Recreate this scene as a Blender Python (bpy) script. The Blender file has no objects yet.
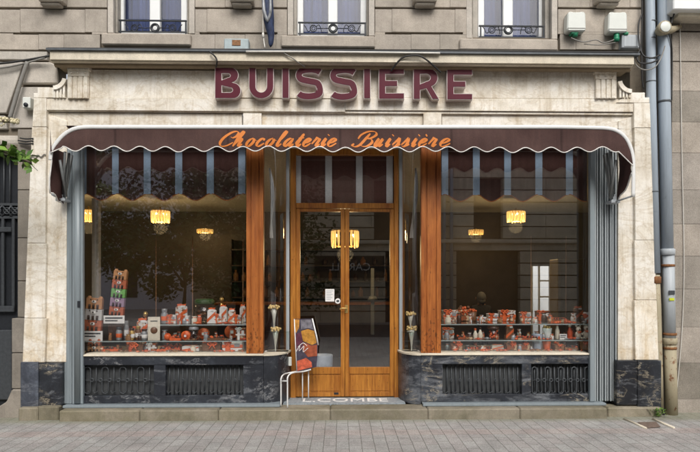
import bpy, bmesh, math, random
from mathutils import Vector, Matrix
random.seed(7)
R = math.radians
sc = bpy.context.scene
C = sc.collection

# ---------------------------------------------------------------- measuring helpers
A = R(1.32); F = 600.0; CX = 354.0; CY = 280.0; H = 1.5; CAMY = -6.58
SA, CA = math.sin(A), math.cos(A)
def P(px, py, Y):
    u = (px - CX) / F; v = (CY - py) / F
    dx = SA + u * CA; dy = CA - u * SA
    t = (Y - CAMY) / dy
    return Vector((t * dx, Y, H + t * v))
def G(px, py, z):
    u = (px - CX) / F; v = (CY - py) / F
    dx = SA + u * CA; dy = CA - u * SA
    t = (z - H) / v
    return Vector((t * dx, CAMY + t * dy, z))
def XX(px, Y): return P(px, 280, Y).x
def ZZ(py, Y, px=345): return P(px, py, Y).z

# ---------------------------------------------------------------- mesh builder
class MB:
    def __init__(s): s.bm = bmesh.new()
    def _bev(s, geom, b, seg=1):
        if b > 0:
            es = list({e for f in geom for e in f.edges})
            try: bmesh.ops.bevel(s.bm, geom=es, offset=b, segments=seg, affect='EDGES', profile=.5)
            except Exception: pass
    def box(s, x0, x1, y0, y1, z0, z1, b=0, M=None):
        if x1 < x0: x0, x1 = x1, x0
        if y1 < y0: y0, y1 = y1, y0
        if z1 < z0: z0, z1 = z1, z0
        co = [(x0,y0,z0),(x1,y0,z0),(x1,y1,z0),(x0,y1,z0),(x0,y0,z1),(x1,y0,z1),(x1,y1,z1),(x0,y1,z1)]
        vs = [s.bm.verts.new(M @ Vector(c) if M else c) for c in co]
        fs = [s.bm.faces.new([vs[i] for i in q]) for q in ((3,2,1,0),(4,5,6,7),(0,1,5,4),(1,2,6,5),(2,3,7,6),(3,0,4,7))]
        s._bev(fs, b)
        return s
    def pbox(s, x0, y0, x1, y1, Y, d, b=0, ref=None):
        px = ref if ref is not None else (x0 + x1) / 2
        return s.box(XX(x0, Y), XX(x1, Y), Y, Y + d, ZZ(y1, Y, px), ZZ(y0, Y, px), b)
    def poly(s, pts, Y, d, b=0):          # polygon in the XZ plane, extruded to Y+d
        f0 = [s.bm.verts.new((p[0], Y, p[1])) for p in pts]
        f1 = [s.bm.verts.new((p[0], Y + d, p[1])) for p in pts]
        fs = [s.bm.faces.new(f0), s.bm.faces.new(f1[::-1])]
        n = len(pts)
        for i in range(n):
            fs.append(s.bm.faces.new((f0[i], f1[i], f1[(i+1) % n], f0[(i+1) % n])))
        bmesh.ops.recalc_face_normals(s.bm, faces=fs)
        s._bev(fs, b)
        return s
    def ppoly(s, pts, Y, d, b=0):
        return s.poly([(P(x, y, Y).x, P(x, y, Y).z) for x, y in pts], Y, d, b)
    def extx(s, prof, x0, x1):            # profile in (y,z) swept along X
        a = [s.bm.verts.new((x0, y, z)) for y, z in prof]
        c = [s.bm.verts.new((x1, y, z)) for y, z in prof]
        fs = [s.bm.faces.new(a), s.bm.faces.new(c[::-1])]
        n = len(prof)
        for i in range(n): fs.append(s.bm.faces.new((a[i], c[i], c[(i+1) % n], a[(i+1) % n])))
        bmesh.ops.recalc_face_normals(s.bm, faces=fs); return s
    def extz(s, prof, z0, z1, b=0):       # profile in (x,y) swept along Z
        a = [s.bm.verts.new((x, y, z0)) for x, y in prof]
        c = [s.bm.verts.new((x, y, z1)) for x, y in prof]
        fs = [s.bm.faces.new(a), s.bm.faces.new(c[::-1])]
        n = len(prof)
        for i in range(n): fs.append(s.bm.faces.new((a[i], c[i], c[(i+1) % n], a[(i+1) % n])))
        bmesh.ops.recalc_face_normals(s.bm, faces=fs); s._bev(fs, b); return s
    def tube(s, pts, r, n=8, closed=False, flat=1.0):
        pts = [Vector(p) for p in pts]; N = len(pts)
        rs = r if isinstance(r, (list, tuple)) else [r] * N
        rings = []; up = None
        for i, p in enumerate(pts):
            if closed: t = pts[(i+1) % N] - pts[i-1]
            else: t = pts[min(i+1, N-1)] - pts[max(i-1, 0)]
            if t.length < 1e-9: t = Vector((0,0,1))
            t.normalize()
            if up is None:
                up = Vector((0,1,0)) if abs(t.y) < .9 else Vector((1,0,0))
            a = up - t * up.dot(t)
            if a.length < 1e-6: a = t.orthogonal()
            a.normalize(); up = a; c = t.cross(a)
            rings.append([s.bm.verts.new(p + (a * math.cos(q) * flat + c * math.sin(q)) * rs[i]) for q in [2*math.pi*k/n for k in range(n)]])
        M = N if closed else N - 1
        fs = []
        for i in range(M):
            q, w = rings[i], rings[(i+1) % N]
            for k in range(n): fs.append(s.bm.faces.new((q[k], q[(k+1) % n], w[(k+1) % n], w[k])))
        if not closed:
            fs.append(s.bm.faces.new(rings[0][::-1])); fs.append(s.bm.faces.new(rings[-1]))
        bmesh.ops.recalc_face_normals(s.bm, faces=fs)
        for f in fs: f.smooth = True
        return s
    def lathe(s, prof, n=16, c=(0,0,0)):
        rings = []
        for r, z in prof:
            rings.append([s.bm.verts.new((c[0] + r*math.cos(2*math.pi*k/n), c[1] + r*math.sin(2*math.pi*k/n), c[2] + z)) for k in range(n)])
        fs = []
        for q, w in zip(rings, rings[1:]):
            for k in range(n): fs.append(s.bm.faces.new((q[k], q[(k+1) % n], w[(k+1) % n], w[k])))
        fs.append(s.bm.faces.new(rings[0][::-1])); fs.append(s.bm.faces.new(rings[-1]))
        bmesh.ops.recalc_face_normals(s.bm, faces=fs)
        for f in fs: f.smooth = True
        return s
    def sphere(s, c, r, n=10, sz=(1,1,1)):
        M = Matrix.Translation(c) @ Matrix.Diagonal((r*sz[0], r*sz[1], r*sz[2], 1))
        g = bmesh.ops.create_uvsphere(s.bm, u_segments=n, v_segments=max(5, n*2//3), radius=1, matrix=M)
        for v in g['verts']:
            for f in v.link_faces: f.smooth = True
        return s
    def quad(s, a, b, c, d):
        s.bm.faces.new([s.bm.verts.new(p) for p in (a, b, c, d)]); return s
    def grid(s, rows, smooth=True):
        vs = [[s.bm.verts.new(p) for p in r] for r in rows]
        for i in range(len(vs)-1):
            for j in range(len(vs[0])-1):
                f = s.bm.faces.new((vs[i][j], vs[i][j+1], vs[i+1][j+1], vs[i+1][j])); f.smooth = smooth
        return s
    def build(s, name, mat, parent=None, smooth_angle=None):
        me = bpy.data.meshes.new(name); s.bm.to_mesh(me); s.bm.free()
        for m in (mat if isinstance(mat, (list, tuple)) else [mat]): me.materials.append(m)
        o = bpy.data.objects.new(name, me); C.objects.link(o)
        if parent is not None: adopt(o, parent)
        return o
def adopt(o, parent):
    o.parent = parent
    if parent.parent is None and parent.type == 'EMPTY':
        o.matrix_parent_inverse = Matrix.Translation(-parent.location)
def thing(name, label, cat, loc=(0,0,0), group=None):
    o = bpy.data.objects.new(name, None); C.objects.link(o); o.location = loc
    o.empty_display_size = .05
    o['label'] = label; o['category'] = cat
    if group: o['group'] = group
    return o
def tag(o, label, cat, group=None):
    o['label'] = label; o['category'] = cat
    if group: o['group'] = group
    return o
def struct(o, kind='structure'): o['kind'] = kind; return o
def dup(root, loc, scale=None, rz=0):
    r = root.copy(); C.objects.link(r); r.location = loc
    if scale: r.scale = scale
    r.rotation_euler = (0, 0, rz)
    if 'group' in r.keys(): del r['group']
    for ch in [c for c in C.objects if c.parent == root]:
        c = ch.copy(); C.objects.link(c); c.parent = r
        for g in [q for q in C.objects if q.parent == ch]:
            d = g.copy(); C.objects.link(d); d.parent = c
    return r
def spline(pts, n=6, closed=False):
    pts = [Vector(p) for p in pts]; out = []; N = len(pts)
    rng = range(N) if closed else range(N-1)
    for i in rng:
        if closed: p0, p1, p2, p3 = pts[i-1], pts[i], pts[(i+1) % N], pts[(i+2) % N]
        else: p0, p1, p2, p3 = pts[max(i-1,0)], pts[i], pts[i+1], pts[min(i+2,N-1)]
        for k in range(n):
            t = k / n
            out.append(.5*((2*p1) + (p2-p0)*t + (2*p0-5*p1+4*p2-p3)*t*t + (3*p1-p0-3*p2+p3)*t**3))
    if not closed: out.append(pts[-1])
    return out

# ---------------------------------------------------------------- materials
def newmat(name):
    m = bpy.data.materials.new(name); m.use_nodes = True
    nt = m.node_tree; nt.nodes.clear()
    out = nt.nodes.new('ShaderNodeOutputMaterial')
    b = nt.nodes.new('ShaderNodeBsdfPrincipled')
    nt.links.new(b.outputs[0], out.inputs[0])
    return m, nt, b
def N(nt, t, **kw):
    n = nt.nodes.new(t)
    for k, v in kw.items():
        if k.startswith('i_'):
            key = k[2:]; key = int(key) if key.isdigit() else key
            n.inputs[key].default_value = v
        else: setattr(n, k, v)
    return n
def ramp(nt, stops):
    r = nt.nodes.new('ShaderNodeValToRGB'); e = r.color_ramp.elements
    while len(e) < len(stops): e.new(.5)
    for q, (p, c) in zip(e, stops):
        q.position = p; q.color = (c[0], c[1], c[2], 1) if not isinstance(c, (int, float)) else (c, c, c, 1)
    return r
def mixc(nt, a, b, fac, mode='MIX'):
    m = nt.nodes.new('ShaderNodeMix'); m.data_type = 'RGBA'; m.blend_type = mode
    for sock, v in ((m.inputs[6], a), (m.inputs[7], b), (m.inputs[0], fac)):
        if isinstance(v, bpy.types.NodeSocket): nt.links.new(v, sock)
        elif isinstance(v, (int, float)): sock.default_value = v
        else: sock.default_value = (v[0], v[1], v[2], 1)
    return m.outputs[2]
def coords(nt, scale=(1,1,1), loc=(0,0,0), rot=(0,0,0)):
    tc = N(nt, 'ShaderNodeTexCoord'); mp = N(nt, 'ShaderNodeMapping')
    mp.inputs['Scale'].default_value = scale; mp.inputs['Location'].default_value = loc; mp.inputs['Rotation'].default_value = rot
    nt.links.new(tc.outputs['Object'], mp.inputs[0]); return mp.outputs[0]
def noise(nt, vec, scale, detail=5, rough=.6, dist=0):
    n = N(nt, 'ShaderNodeTexNoise'); n.inputs['Scale'].default_value = scale
    n.inputs['Detail'].default_value = detail; n.inputs['Roughness'].default_value = rough; n.inputs['Distortion'].default_value = dist
    nt.links.new(vec, n.inputs['Vector']); return n.outputs['Fac']
def bump(nt, b, h, strength=.3, dist=.01):
    n = N(nt, 'ShaderNodeBump'); n.inputs['Strength'].default_value = strength; n.inputs['Distance'].default_value = dist
    nt.links.new(h, n.inputs['Height']); nt.links.new(n.outputs[0], b.inputs['Normal'])
def plain(name, col, rough=.6, metal=0, var=.12, nscale=20, bumpS=0, spec=None, stretch=(1,1,1)):
    m, nt, b = newmat(name)
    v = coords(nt, stretch); f = noise(nt, v, nscale)
    rr = ramp(nt, [(.3, tuple(c*(1-var) for c in col)), (.7, tuple(min(1, c*(1+var)) for c in col))])
    nt.links.new(f, rr.inputs[0]); nt.links.new(rr.outputs[0], b.inputs['Base Color'])
    b.inputs['Roughness'].default_value = rough; b.inputs['Metallic'].default_value = metal
    if spec is not None: b.inputs['Specular IOR Level'].default_value = spec
    if bumpS: bump(nt, b, f, bumpS, .004)
    return m
def stone(name, col, dark, island=.12, nscale=6, stain=.5, grain=.3, tint=None):
    m, nt, b = newmat(name)
    v = coords(nt)
    big = noise(nt, v, nscale*.25, 6, .65, .6); mid = noise(nt, v, nscale, 8, .7); fine = noise(nt, v, 90, 4, .7)
    r1 = ramp(nt, [(.35, dark), (.62, col)]); nt.links.new(big, r1.inputs[0])
    c = mixc(nt, col, r1.outputs[0], stain)
    r2 = ramp(nt, [(.3, .78), (.7, 1.12)]); nt.links.new(mid, r2.inputs[0])
    c = mixc(nt, c, r2.outputs[0], 1, 'MULTIPLY')
    r3 = ramp(nt, [(.3, 1-grain*.5), (.7, 1+grain*.3)]); nt.links.new(fine, r3.inputs[0])
    c = mixc(nt, c, r3.outputs[0], 1, 'MULTIPLY')
    g = N(nt, 'ShaderNodeNewGeometry')
    t = tint or col
    r4 = ramp(nt, [(0, (1-island, 1-island*1.0, 1-island*1.15)), (.5, (1,1,1)), (1, (1+island*.7, 1+island*.6, 1+island*.45))])
    nt.links.new(g.outputs['Random Per Island'], r4.inputs[0])
    c = mixc(nt, c, r4.outputs[0], 1, 'MULTIPLY')
    # rain streaks
    vs = coords(nt, (9, 9, .7)); st = noise(nt, vs, 1.6, 5, .7)
    r5 = ramp(nt, [(.52, 1.0), (.78, .72)]); nt.links.new(st, r5.inputs[0])
    c = mixc(nt, c, r5.outputs[0], .6, 'MULTIPLY')
    nt.links.new(c, b.inputs['Base Color']); b.inputs['Roughness'].default_value = .85
    b.inputs['Specular IOR Level'].default_value = .25
    ad = N(nt, 'ShaderNodeMath', operation='ADD'); nt.links.new(mid, ad.inputs[0]); nt.links.new(fine, ad.inputs[1])
    bump(nt, b, ad.outputs[0], .35, .006)
    return m
def marble_pale(name):
    m, nt, b = newmat(name)
    v = coords(nt); vv = coords(nt, (1, 1, 1.7), rot=(0, .35, 0))
    big = noise(nt, vv, 1.3, 8, .64, 1.0); veins = noise(nt, vv, 1.8, 6, .62, .7); fine = noise(nt, v, 55, 6, .75); mid = noise(nt, v, 9, 8, .75, .4); blot = noise(nt, v, 3.1, 7, .72, .3)
    r1 = ramp(nt, [(.30, (.62,.555,.455)), (.45, (.775,.725,.63)), (.60, (.86,.825,.755)), (.78, (.73,.67,.57))]); nt.links.new(big, r1.inputs[0])
    r2 = ramp(nt, [(.465, (1,1,1)), (.497, (.70,.62,.50)), (.515, (.97,.96,.93)), (.60, (1.04,1.04,1.04))]); nt.links.new(veins, r2.inputs[0])
    c = mixc(nt, r1.outputs[0], r2.outputs[0], .5, 'MULTIPLY')
    r3 = ramp(nt, [(.3, .88), (.7, 1.08)]); nt.links.new(fine, r3.inputs[0])
    c = mixc(nt, c, r3.outputs[0], 1, 'MULTIPLY')
    r6 = ramp(nt, [(.36, (.76,.72,.65)), (.52, (1,1,1)), (.7, (1.07,1.06,1.05))]); nt.links.new(mid, r6.inputs[0])
    c = mixc(nt, c, r6.outputs[0], .5, 'MULTIPLY')
    r7 = ramp(nt, [(.60, (1,1,1)), (.70, (.74,.60,.40))]); nt.links.new(blot, r7.inputs[0])
    c = mixc(nt, c, r7.outputs[0], .8, 'MULTIPLY')
    se = N(nt, 'ShaderNodeSeparateXYZ'); nt.links.new(v, se.inputs[0])
    mr = N(nt, 'ShaderNodeMapRange'); nt.links.new(se.outputs[2], mr.inputs[0]); mr.inputs[1].default_value = 1.7; mr.inputs[2].default_value = .7; mr.inputs[3].default_value = 0; mr.inputs[4].default_value = 1
    sn = noise(nt, coords(nt, (1.4, 1.4, .8)), 3.4, 8, .74, .6); rs = ramp(nt, [(.44, 0), (.60, 1)]); nt.links.new(sn, rs.inputs[0])
    mm = N(nt, 'ShaderNodeMath', operation='MULTIPLY'); nt.links.new(mr.outputs[0], mm.inputs[0]); nt.links.new(rs.outputs[0], mm.inputs[1])
    c = mixc(nt, c, mixc(nt, c, (.82,.70,.52), 1, 'MULTIPLY'), mix_fac(nt, mm.outputs[0], .75))
    vs = coords(nt, (9, 9, .55)); st = noise(nt, vs, 1.3, 7, .75)
    r5 = ramp(nt, [(.5, (1,1,1)), (.72, (.66,.58,.46))]); nt.links.new(st, r5.inputs[0])
    c = mixc(nt, c, r5.outputs[0], .85, 'MULTIPLY')
    g = N(nt, 'ShaderNodeNewGeometry')
    r4 = ramp(nt, [(0, .94), (1, 1.05)]); nt.links.new(g.outputs['Random Per Island'], r4.inputs[0])
    c = mixc(nt, c, r4.outputs[0], 1, 'MULTIPLY')
    nt.links.new(c, b.inputs['Base Color']); b.inputs['Roughness'].default_value = .6; b.inputs['Specular IOR Level'].default_value = .3
    bump(nt, b, mid, .25, .004); return m
def marble_dark(name, gold=.5, blue=1.0, cloud=.75):
    m, nt, b = newmat(name)
    v = coords(nt, (1, 1, 2.4), rot=(0, -.25, 0)); v2 = coords(nt)
    n1 = noise(nt, v, 2.6, 10, .72, .8); n2 = noise(nt, coords(nt, (.7, .7, 2.2), rot=(0, .3, 0)), 5, 10, .76, .5); n3 = noise(nt, v2, 2.4, 7, .68, .4); msk = noise(nt, v2, 3.3, 4, .6); fine = noise(nt, v2, 60, 4, .7)
    r1 = ramp(nt, [(.32, (.010,.011,.015)), (.5, (.022*blue,.025*blue,.032*blue)), (.66, (.045*blue,.052*blue,.064*blue))]); nt.links.new(n3, r1.inputs[0])
    # pale clouded patches
    r3 = ramp(nt, [(.54 if cloud < .8 else .47, 0), (.68, 1)]); nt.links.new(n2, r3.inputs[0])
    c = mixc(nt, r1.outputs[0], (.21,.22,.235), mix_fac(nt, r3.outputs[0], cloud))
    # thin streaky veins, only in places
    r2 = ramp(nt, [(.478, 0), (.5, 1), (.522, 0)]); nt.links.new(n1, r2.inputs[0])
    rm = ramp(nt, [(.50, 0), (.60, 1)]); nt.links.new(msk, rm.inputs[0])
    mu = N(nt, 'ShaderNodeMath', operation='MULTIPLY'); nt.links.new(r2.outputs[0], mu.inputs[0]); nt.links.new(rm.outputs[0], mu.inputs[1])
    c = mixc(nt, c, (.42,.36,.26) if gold > .7 else (.38,.38,.38), mix_fac(nt, mu.outputs[0], min(1, .35 + gold * .6)))
    r4 = ramp(nt, [(.3, .75), (.7, 1.25)]); nt.links.new(fine, r4.inputs[0]); c = mixc(nt, c, r4.outputs[0], 1, 'MULTIPLY')
    nt.links.new(c, b.inputs['Base Color']); b.inputs['Roughness'].default_value = .35
    return m
def mix_fac(nt, sock, k):
    n = N(nt, 'ShaderNodeMath', operation='MULTIPLY'); nt.links.new(sock, n.inputs[0]); n.inputs[1].default_value = k
    return n.outputs[0]
def wood(name, c1, c2, rough=.35, chips=.10):
    m, nt, b = newmat(name)
    v = coords(nt, (14, 14, .9)); n = noise(nt, v, 2.4, 8, .65, .5)
    v2 = coords(nt, (60, 60, 2.0)); n2 = noise(nt, v2, 2.0, 4, .6)
    v3 = coords(nt); n3 = noise(nt, coords(nt, (3, 3, 1)), 2.0, 5, .65)
    r1 = ramp(nt, [(.3, c2), (.65, c1)]); nt.links.new(n, r1.inputs[0])
    r2 = ramp(nt, [(.35, .72), (.6, 1.1)]); nt.links.new(n2, r2.inputs[0])
    c = mixc(nt, r1.outputs[0], r2.outputs[0], .8, 'MULTIPLY')
    r3 = ramp(nt, [(.32, (.66,.52,.42)), (.5, (1,1,1)), (.7, (1.18,1.25,1.3))]); nt.links.new(n3, r3.inputs[0])
    c = mixc(nt, c, r3.outputs[0], .8, 'MULTIPLY')
    # chips and nail holes
    v4 = coords(nt, (1, 1, .6)); n4 = noise(nt, v4, 42, 2, .5)
    se = N(nt, 'ShaderNodeSeparateXYZ'); nt.links.new(v3, se.inputs[0])
    mr = N(nt, 'ShaderNodeMapRange'); nt.links.new(se.outputs[2], mr.inputs[0]); mr.inputs[1].default_value = .55; mr.inputs[2].default_value = 1.35; mr.inputs[3].default_value = chips; mr.inputs[4].default_value = 0
    n4a = N(nt, 'ShaderNodeMath', operation='ADD'); nt.links.new(n4, n4a.inputs[0]); nt.links.new(mr.outputs[0], n4a.inputs[1]); n4 = n4a.outputs[0]
    r4 = ramp(nt, [(.70, 1.0), (.735, .22)]); nt.links.new(n4, r4.inputs[0])
    c = mixc(nt, c, r4.outputs[0], .7, 'MULTIPLY')
    nt.links.new(c, b.inputs['Base Color']); b.inputs['Roughness'].default_value = rough
    bump(nt, b, n2, .08, .003); return m
def glass(name, f0=.05, tint=(1,1,1), rough=0.0):
    m = bpy.data.materials.new(name); m.use_nodes = True; nt = m.node_tree; nt.nodes.clear()
    out = nt.nodes.new('ShaderNodeOutputMaterial'); mx = nt.nodes.new('ShaderNodeMixShader')
    lw = N(nt, 'ShaderNodeLayerWeight', i_Blend=.5); pw = N(nt, 'ShaderNodeMath', operation='POWER'); pw.inputs[1].default_value = 5
    nt.links.new(lw.outputs['Facing'], pw.inputs[0])
    ma = N(nt, 'ShaderNodeMath', operation='MULTIPLY_ADD'); nt.links.new(pw.outputs[0], ma.inputs[0]); ma.inputs[1].default_value = 1 - f0; ma.inputs[2].default_value = f0
    tr = nt.nodes.new('ShaderNodeBsdfTransparent'); gl = nt.nodes.new('ShaderNodeBsdfGlossy')
    tr.inputs[0].default_value = (*tint, 1); gl.inputs['Roughness'].default_value = rough; gl.inputs[0].default_value = (1,1,1,1)
    nt.links.new(ma.outputs[0], mx.inputs[0]); nt.links.new(tr.outputs[0], mx.inputs[1]); nt.links.new(gl.outputs[0], mx.inputs[2])
    nt.links.new(mx.outputs[0], out.inputs[0]); return m
def emis(name, col, s):
    m, nt, b = newmat(name)
    b.inputs['Base Color'].default_value = (*col, 1); b.inputs['Emission Color'].default_value = (*col, 1); b.inputs['Emission Strength'].default_value = s
    return m
def painted(name, col, rust=(.16,.06,.025), amount=.12, rough=.45, metal=0, streak=1):
    m, nt, b = newmat(name)
    v = coords(nt); n = noise(nt, v, 14, 8, .7); vs = coords(nt, (16, 16, 1.2)); n2 = noise(nt, vs, 2.0, 5, .7)
    r1 = ramp(nt, [(.3, tuple(c*.86 for c in col)), (.7, tuple(c*1.1 for c in col))]); nt.links.new(n2, r1.inputs[0])
    r2 = ramp(nt, [(.68-amount*.6, 0), (.76-amount*.6, 1)]); nt.links.new(n, r2.inputs[0])
    c = mixc(nt, r1.outputs[0], rust, mix_fac(nt, r2.outputs[0], min(1, amount*5)))
    nt.links.new(c, b.inputs['Base Color']); b.inputs['Roughness'].default_value = rough; b.inputs['Metallic'].default_value = metal
    return m

M = {}
M['ashlar'] = stone('ashlar', (.455,.405,.345), (.335,.295,.25), .13, 5)
M['ashlar_pale'] = stone('ashlar_pale', (.53,.49,.435), (.40,.365,.32), .14, 5)
M['ashlar_grey'] = stone('ashlar_grey', (.30,.27,.23), (.17,.15,.13), .15, 5)
M['ashlar_right'] = stone('ashlar_right', (.40,.36,.315), (.27,.24,.205), .26, 4, .8, .6); M['groove'] = stone('groove_stone', (.22,.185,.14), (.13,.11,.085), .02, 8)
M['marble'] = marble_pale('cream_marble')
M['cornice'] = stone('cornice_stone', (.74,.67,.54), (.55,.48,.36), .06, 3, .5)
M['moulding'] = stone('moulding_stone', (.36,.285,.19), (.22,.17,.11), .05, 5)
M['plinth'] = stone('plinth_stone', (.30,.265,.205), (.155,.14,.085), .18, 7, .8)
M['dmarble'] = marble_dark('dark_marble'); M['dmarble_gold'] = marble_dark('dark_marble_gold', 1.0, .6)
M['dmarble_grey'] = marble_dark('dark_marble_grey', .8, 1.1, .9); M['dmarble_blue'] = marble_dark('dark_marble_blue', .25, 2.6)
M['wood'] = wood('honey_wood', (.42,.150,.022), (.24,.066,.009))
M['wood_post'] = wood('orange_wood', (.43,.140,.028), (.235,.062,.011), .4, .19)
M['wood_door'] = wood('door_wood', (.47,.190,.028), (.27,.088,.011), .38, .0)
M['fabric'] = plain('brown_fabric', (.082,.043,.038), .85, 0, .15, 60, .2, .2)

def canvas_mat():
    m, nt, b = newmat('awning_canvas'); v = coords(nt)
    n1 = noise(nt, v, 2.2, 6, .65, .5); n2 = noise(nt, v, 160, 3, .6); vs = coords(nt, (10, 10, .8)); n3 = noise(nt, vs, 2.2, 6, .7)
    r1 = ramp(nt, [(.3, (.054,.029,.026)), (.7, (.082,.047,.041))]); nt.links.new(n1, r1.inputs[0])
    r2 = ramp(nt, [(.3, .8), (.7, 1.18)]); nt.links.new(n2, r2.inputs[0]); c = mixc(nt, r1.outputs[0], r2.outputs[0], 1, 'MULTIPLY')
    r3 = ramp(nt, [(.5, (1,1,1)), (.72, (1.35,1.33,1.3))]); nt.links.new(n3, r3.inputs[0]); c = mixc(nt, c, r3.outputs[0], .6, 'MULTIPLY')
    se = N(nt, 'ShaderNodeSeparateXYZ'); nt.links.new(v, se.inputs[0])
    mo = N(nt, 'ShaderNodeMath', operation='PINGPONG'); nt.links.new(se.outputs[0], mo.inputs[0]); mo.inputs[1].default_value = .58
    r4 = ramp(nt, [(0, .55), (.010, .62), (.016, 1), (1, 1)]); nt.links.new(mo.outputs[0], r4.inputs[0]); c = mixc(nt, c, r4.outputs[0], .8, 'MULTIPLY')
    nt.links.new(c, b.inputs['Base Color']); b.inputs['Roughness'].default_value = .85; b.inputs['Specular IOR Level'].default_value = .2
    bump(nt, b, n2, .25, .003); return m
M['canvas'] = canvas_mat()
M['fabric_in'] = plain('brown_pelmet', (.115,.058,.050), .9, 0, .12, 60, 0, .1)
M['stripe_blue'] = plain('blue_stripe', (.48,.64,.84), .8, 0, .08, 50)
M['stripe_grey'] = plain('grey_stripe', (.55,.56,.57), .8, 0, .08, 50)
M['trim_orange'] = plain('orange_trim', (.50,.16,.04), .7)
M['white_metal'] = plain('white_lacquer', (.72,.72,.70), .35, 0, .05, 12)
M['piping'] = plain('white_piping', (.72,.70,.66), .7)
M['shutter'] = painted('blue_grey_shutter', (.235,.272,.290), (.12,.12,.11), .05, .42)
M['zinc'] = painted('zinc_pipe', (.38,.44,.50), (.21,.25,.29), .08, .35, 0); M['pleat'] = painted('pleat_paint', (.37,.405,.415), (.17,.17,.16), .05, .4)
M['castiron'] = painted('cream_iron', (.37,.32,.215), (.17,.075,.03), .2, .7)
M['lamp_gold'] = plain('lamp_gold', (.55,.38,.12), .35, .6); M['arm'] = plain('arm_grey', (.19,.20,.20), .45, .2); M['rust'] = plain('rusty_collar', (.20,.085,.03), .85, 0, .4, 60)
M['pipe_grey'] = painted('grey_pipe', (.40,.43,.45), (.25,.20,.13), .06, .5)
M['iron'] = plain('dark_iron', (.022,.025,.030), .5, .3, .2, 40)
M['iron_grey'] = plain('grey_iron', (.062,.068,.074), .5, .3, .2, 30)
M['vent_back'] = plain('vent_backing', (.040,.043,.045), .75, 0, .3, 14)
M['lead'] = plain('lead_sheet', (.090,.098,.105), .55, .4, .2, 12)
M['white_paint'] = plain('white_paint', (.78,.79,.78), .45, 0, .04, 9)
M['off_white'] = plain('off_white_plastic', (.66,.68,.63), .45, 0, .05, 9)
M['green'] = plain('green_plastic', (.02,.24,.12), .4)
M['glass'] = glass('shop_glass', .12); M['glass_up'] = glass('window_glass', .05); M['glass_thin'] = glass('thin_glass', .03)
M['glass_door'] = glass('door_glass', .115)
M['glass_shelf'] = glass('shelf_glass', .05, (.80,.88,.86))
M['shelf_edge'] = plain('glass_edge', (.30,.36,.35), .3)
M['sky_net'] = plain('sky_blue_curtain', (.045,.065,.165), .9, 0, .35, 3, 0, .1, (8, 1, .4))  # blue of the sky mirrored upstairs is painted into the cloth colour

def print_mat(name, cols, sc_):
    m, nt, b = newmat(name); v = coords(nt); vo = N(nt, 'ShaderNodeTexVoronoi', i_Scale=sc_); nt.links.new(v, vo.inputs['Vector'])
    sp = N(nt, 'ShaderNodeSeparateColor'); nt.links.new(vo.outputs['Color'], sp.inputs[0])
    r = ramp(nt, [(i / len(cols), c) for i, c in enumerate(cols)]); r.color_ramp.interpolation = 'CONSTANT'; nt.links.new(sp.outputs[0], r.inputs[0])
    n = noise(nt, v, 40, 5, .7); r2 = ramp(nt, [(.3, .75), (.7, 1.15)]); nt.links.new(n, r2.inputs[0]); c = mixc(nt, r.outputs[0], r2.outputs[0], 1, 'MULTIPLY')
    nt.links.new(c, b.inputs['Base Color']); b.inputs['Roughness'].default_value = .4; return m
M['print_a'] = print_mat('printed_card', [(.66,.63,.60), (.70,.68,.66), (.50,.13,.035), (.66,.64,.60), (.60,.50,.38), (.24,.10,.05), (.68,.66,.64)], 46)
M['print_b'] = print_mat('printed_wrap', [(.24,.10,.04), (.48,.10,.025), (.10,.04,.02), (.55,.40,.25), (.30,.07,.02)], 42)
M['maroon'] = plain('maroon_enamel', (.085,.005,.017), .45, 0, .08, 8, 0, .25)
M['letter_side'] = plain('letter_edge', (.60,.53,.50), .5, 0, .08, 12)
M['script'] = plain('orange_script', (.62,.185,.026), .7, 0, .06, 30)
M['cable'] = plain('black_cable', (.028,.027,.026), .6); M['cable_grey'] = plain('grey_cable', (.22,.21,.19), .6); M['conduit'] = plain('white_conduit', (.62,.60,.55), .5)
M['white'] = plain('white_card', (.78,.76,.73), .6, 0, .04, 14)
M['cream'] = plain('cream_card', (.68,.62,.50), .6)
M['orange'] = plain('orange_ribbon', (.68,.12,.025), .45, 0, .18, 30)
M['orange_d'] = plain('deep_orange', (.50,.075,.018), .5, 0, .22, 40)
M['choc'] = plain('chocolate', (.045,.018,.008), .4, 0, .3, 60)
M['choc_l'] = plain('milk_chocolate', (.16,.07,.03), .45, 0, .25, 60)
M['kraft'] = plain('kraft_wicker', (.24,.115,.045), .75, 0, .35, 70, .4)
M['gold'] = plain('gold_foil', (.60,.40,.14), .35, .7, .2, 30)
M['silver'] = plain('grey_tin', (.30,.31,.32), .4, .3, .2, 20)
M['clear'] = glass('clear_pack', .04, (.93,.93,.92), .05)
M['bear_tan'] = plain('tan_bear_card', (.55,.27,.12), .6); M['bear_green'] = plain('green_bear_card', (.18,.42,.12), .6)
M['bear_mauve'] = plain('mauve_bear_card', (.33,.22,.31), .6); M['bear_white'] = plain('white_bear_card', (.62,.60,.58), .6); M['bear_red'] = plain('red_bear_card', (.48,.13,.06), .6)
M['ink'] = plain('black_ink', (.02,.02,.02), .6)
M['tube_blue'] = plain('pale_blue_tin', (.40,.46,.54), .4)
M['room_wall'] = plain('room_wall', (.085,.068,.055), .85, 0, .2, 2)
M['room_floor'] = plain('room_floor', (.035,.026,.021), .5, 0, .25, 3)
M['ceiling'] = plain('room_ceiling', (.60,.55,.44), .85)
M['olive'] = plain('olive_cupboard', (.22,.15,.045), .6, 0, .12, 4)
M['counter'] = plain('counter_wood', (.045,.024,.014), .4, 0, .25, 9)
M['leaf'] = plain('leaf_green', (.15,.30,.035), .55, 0, .35, 9)

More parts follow.
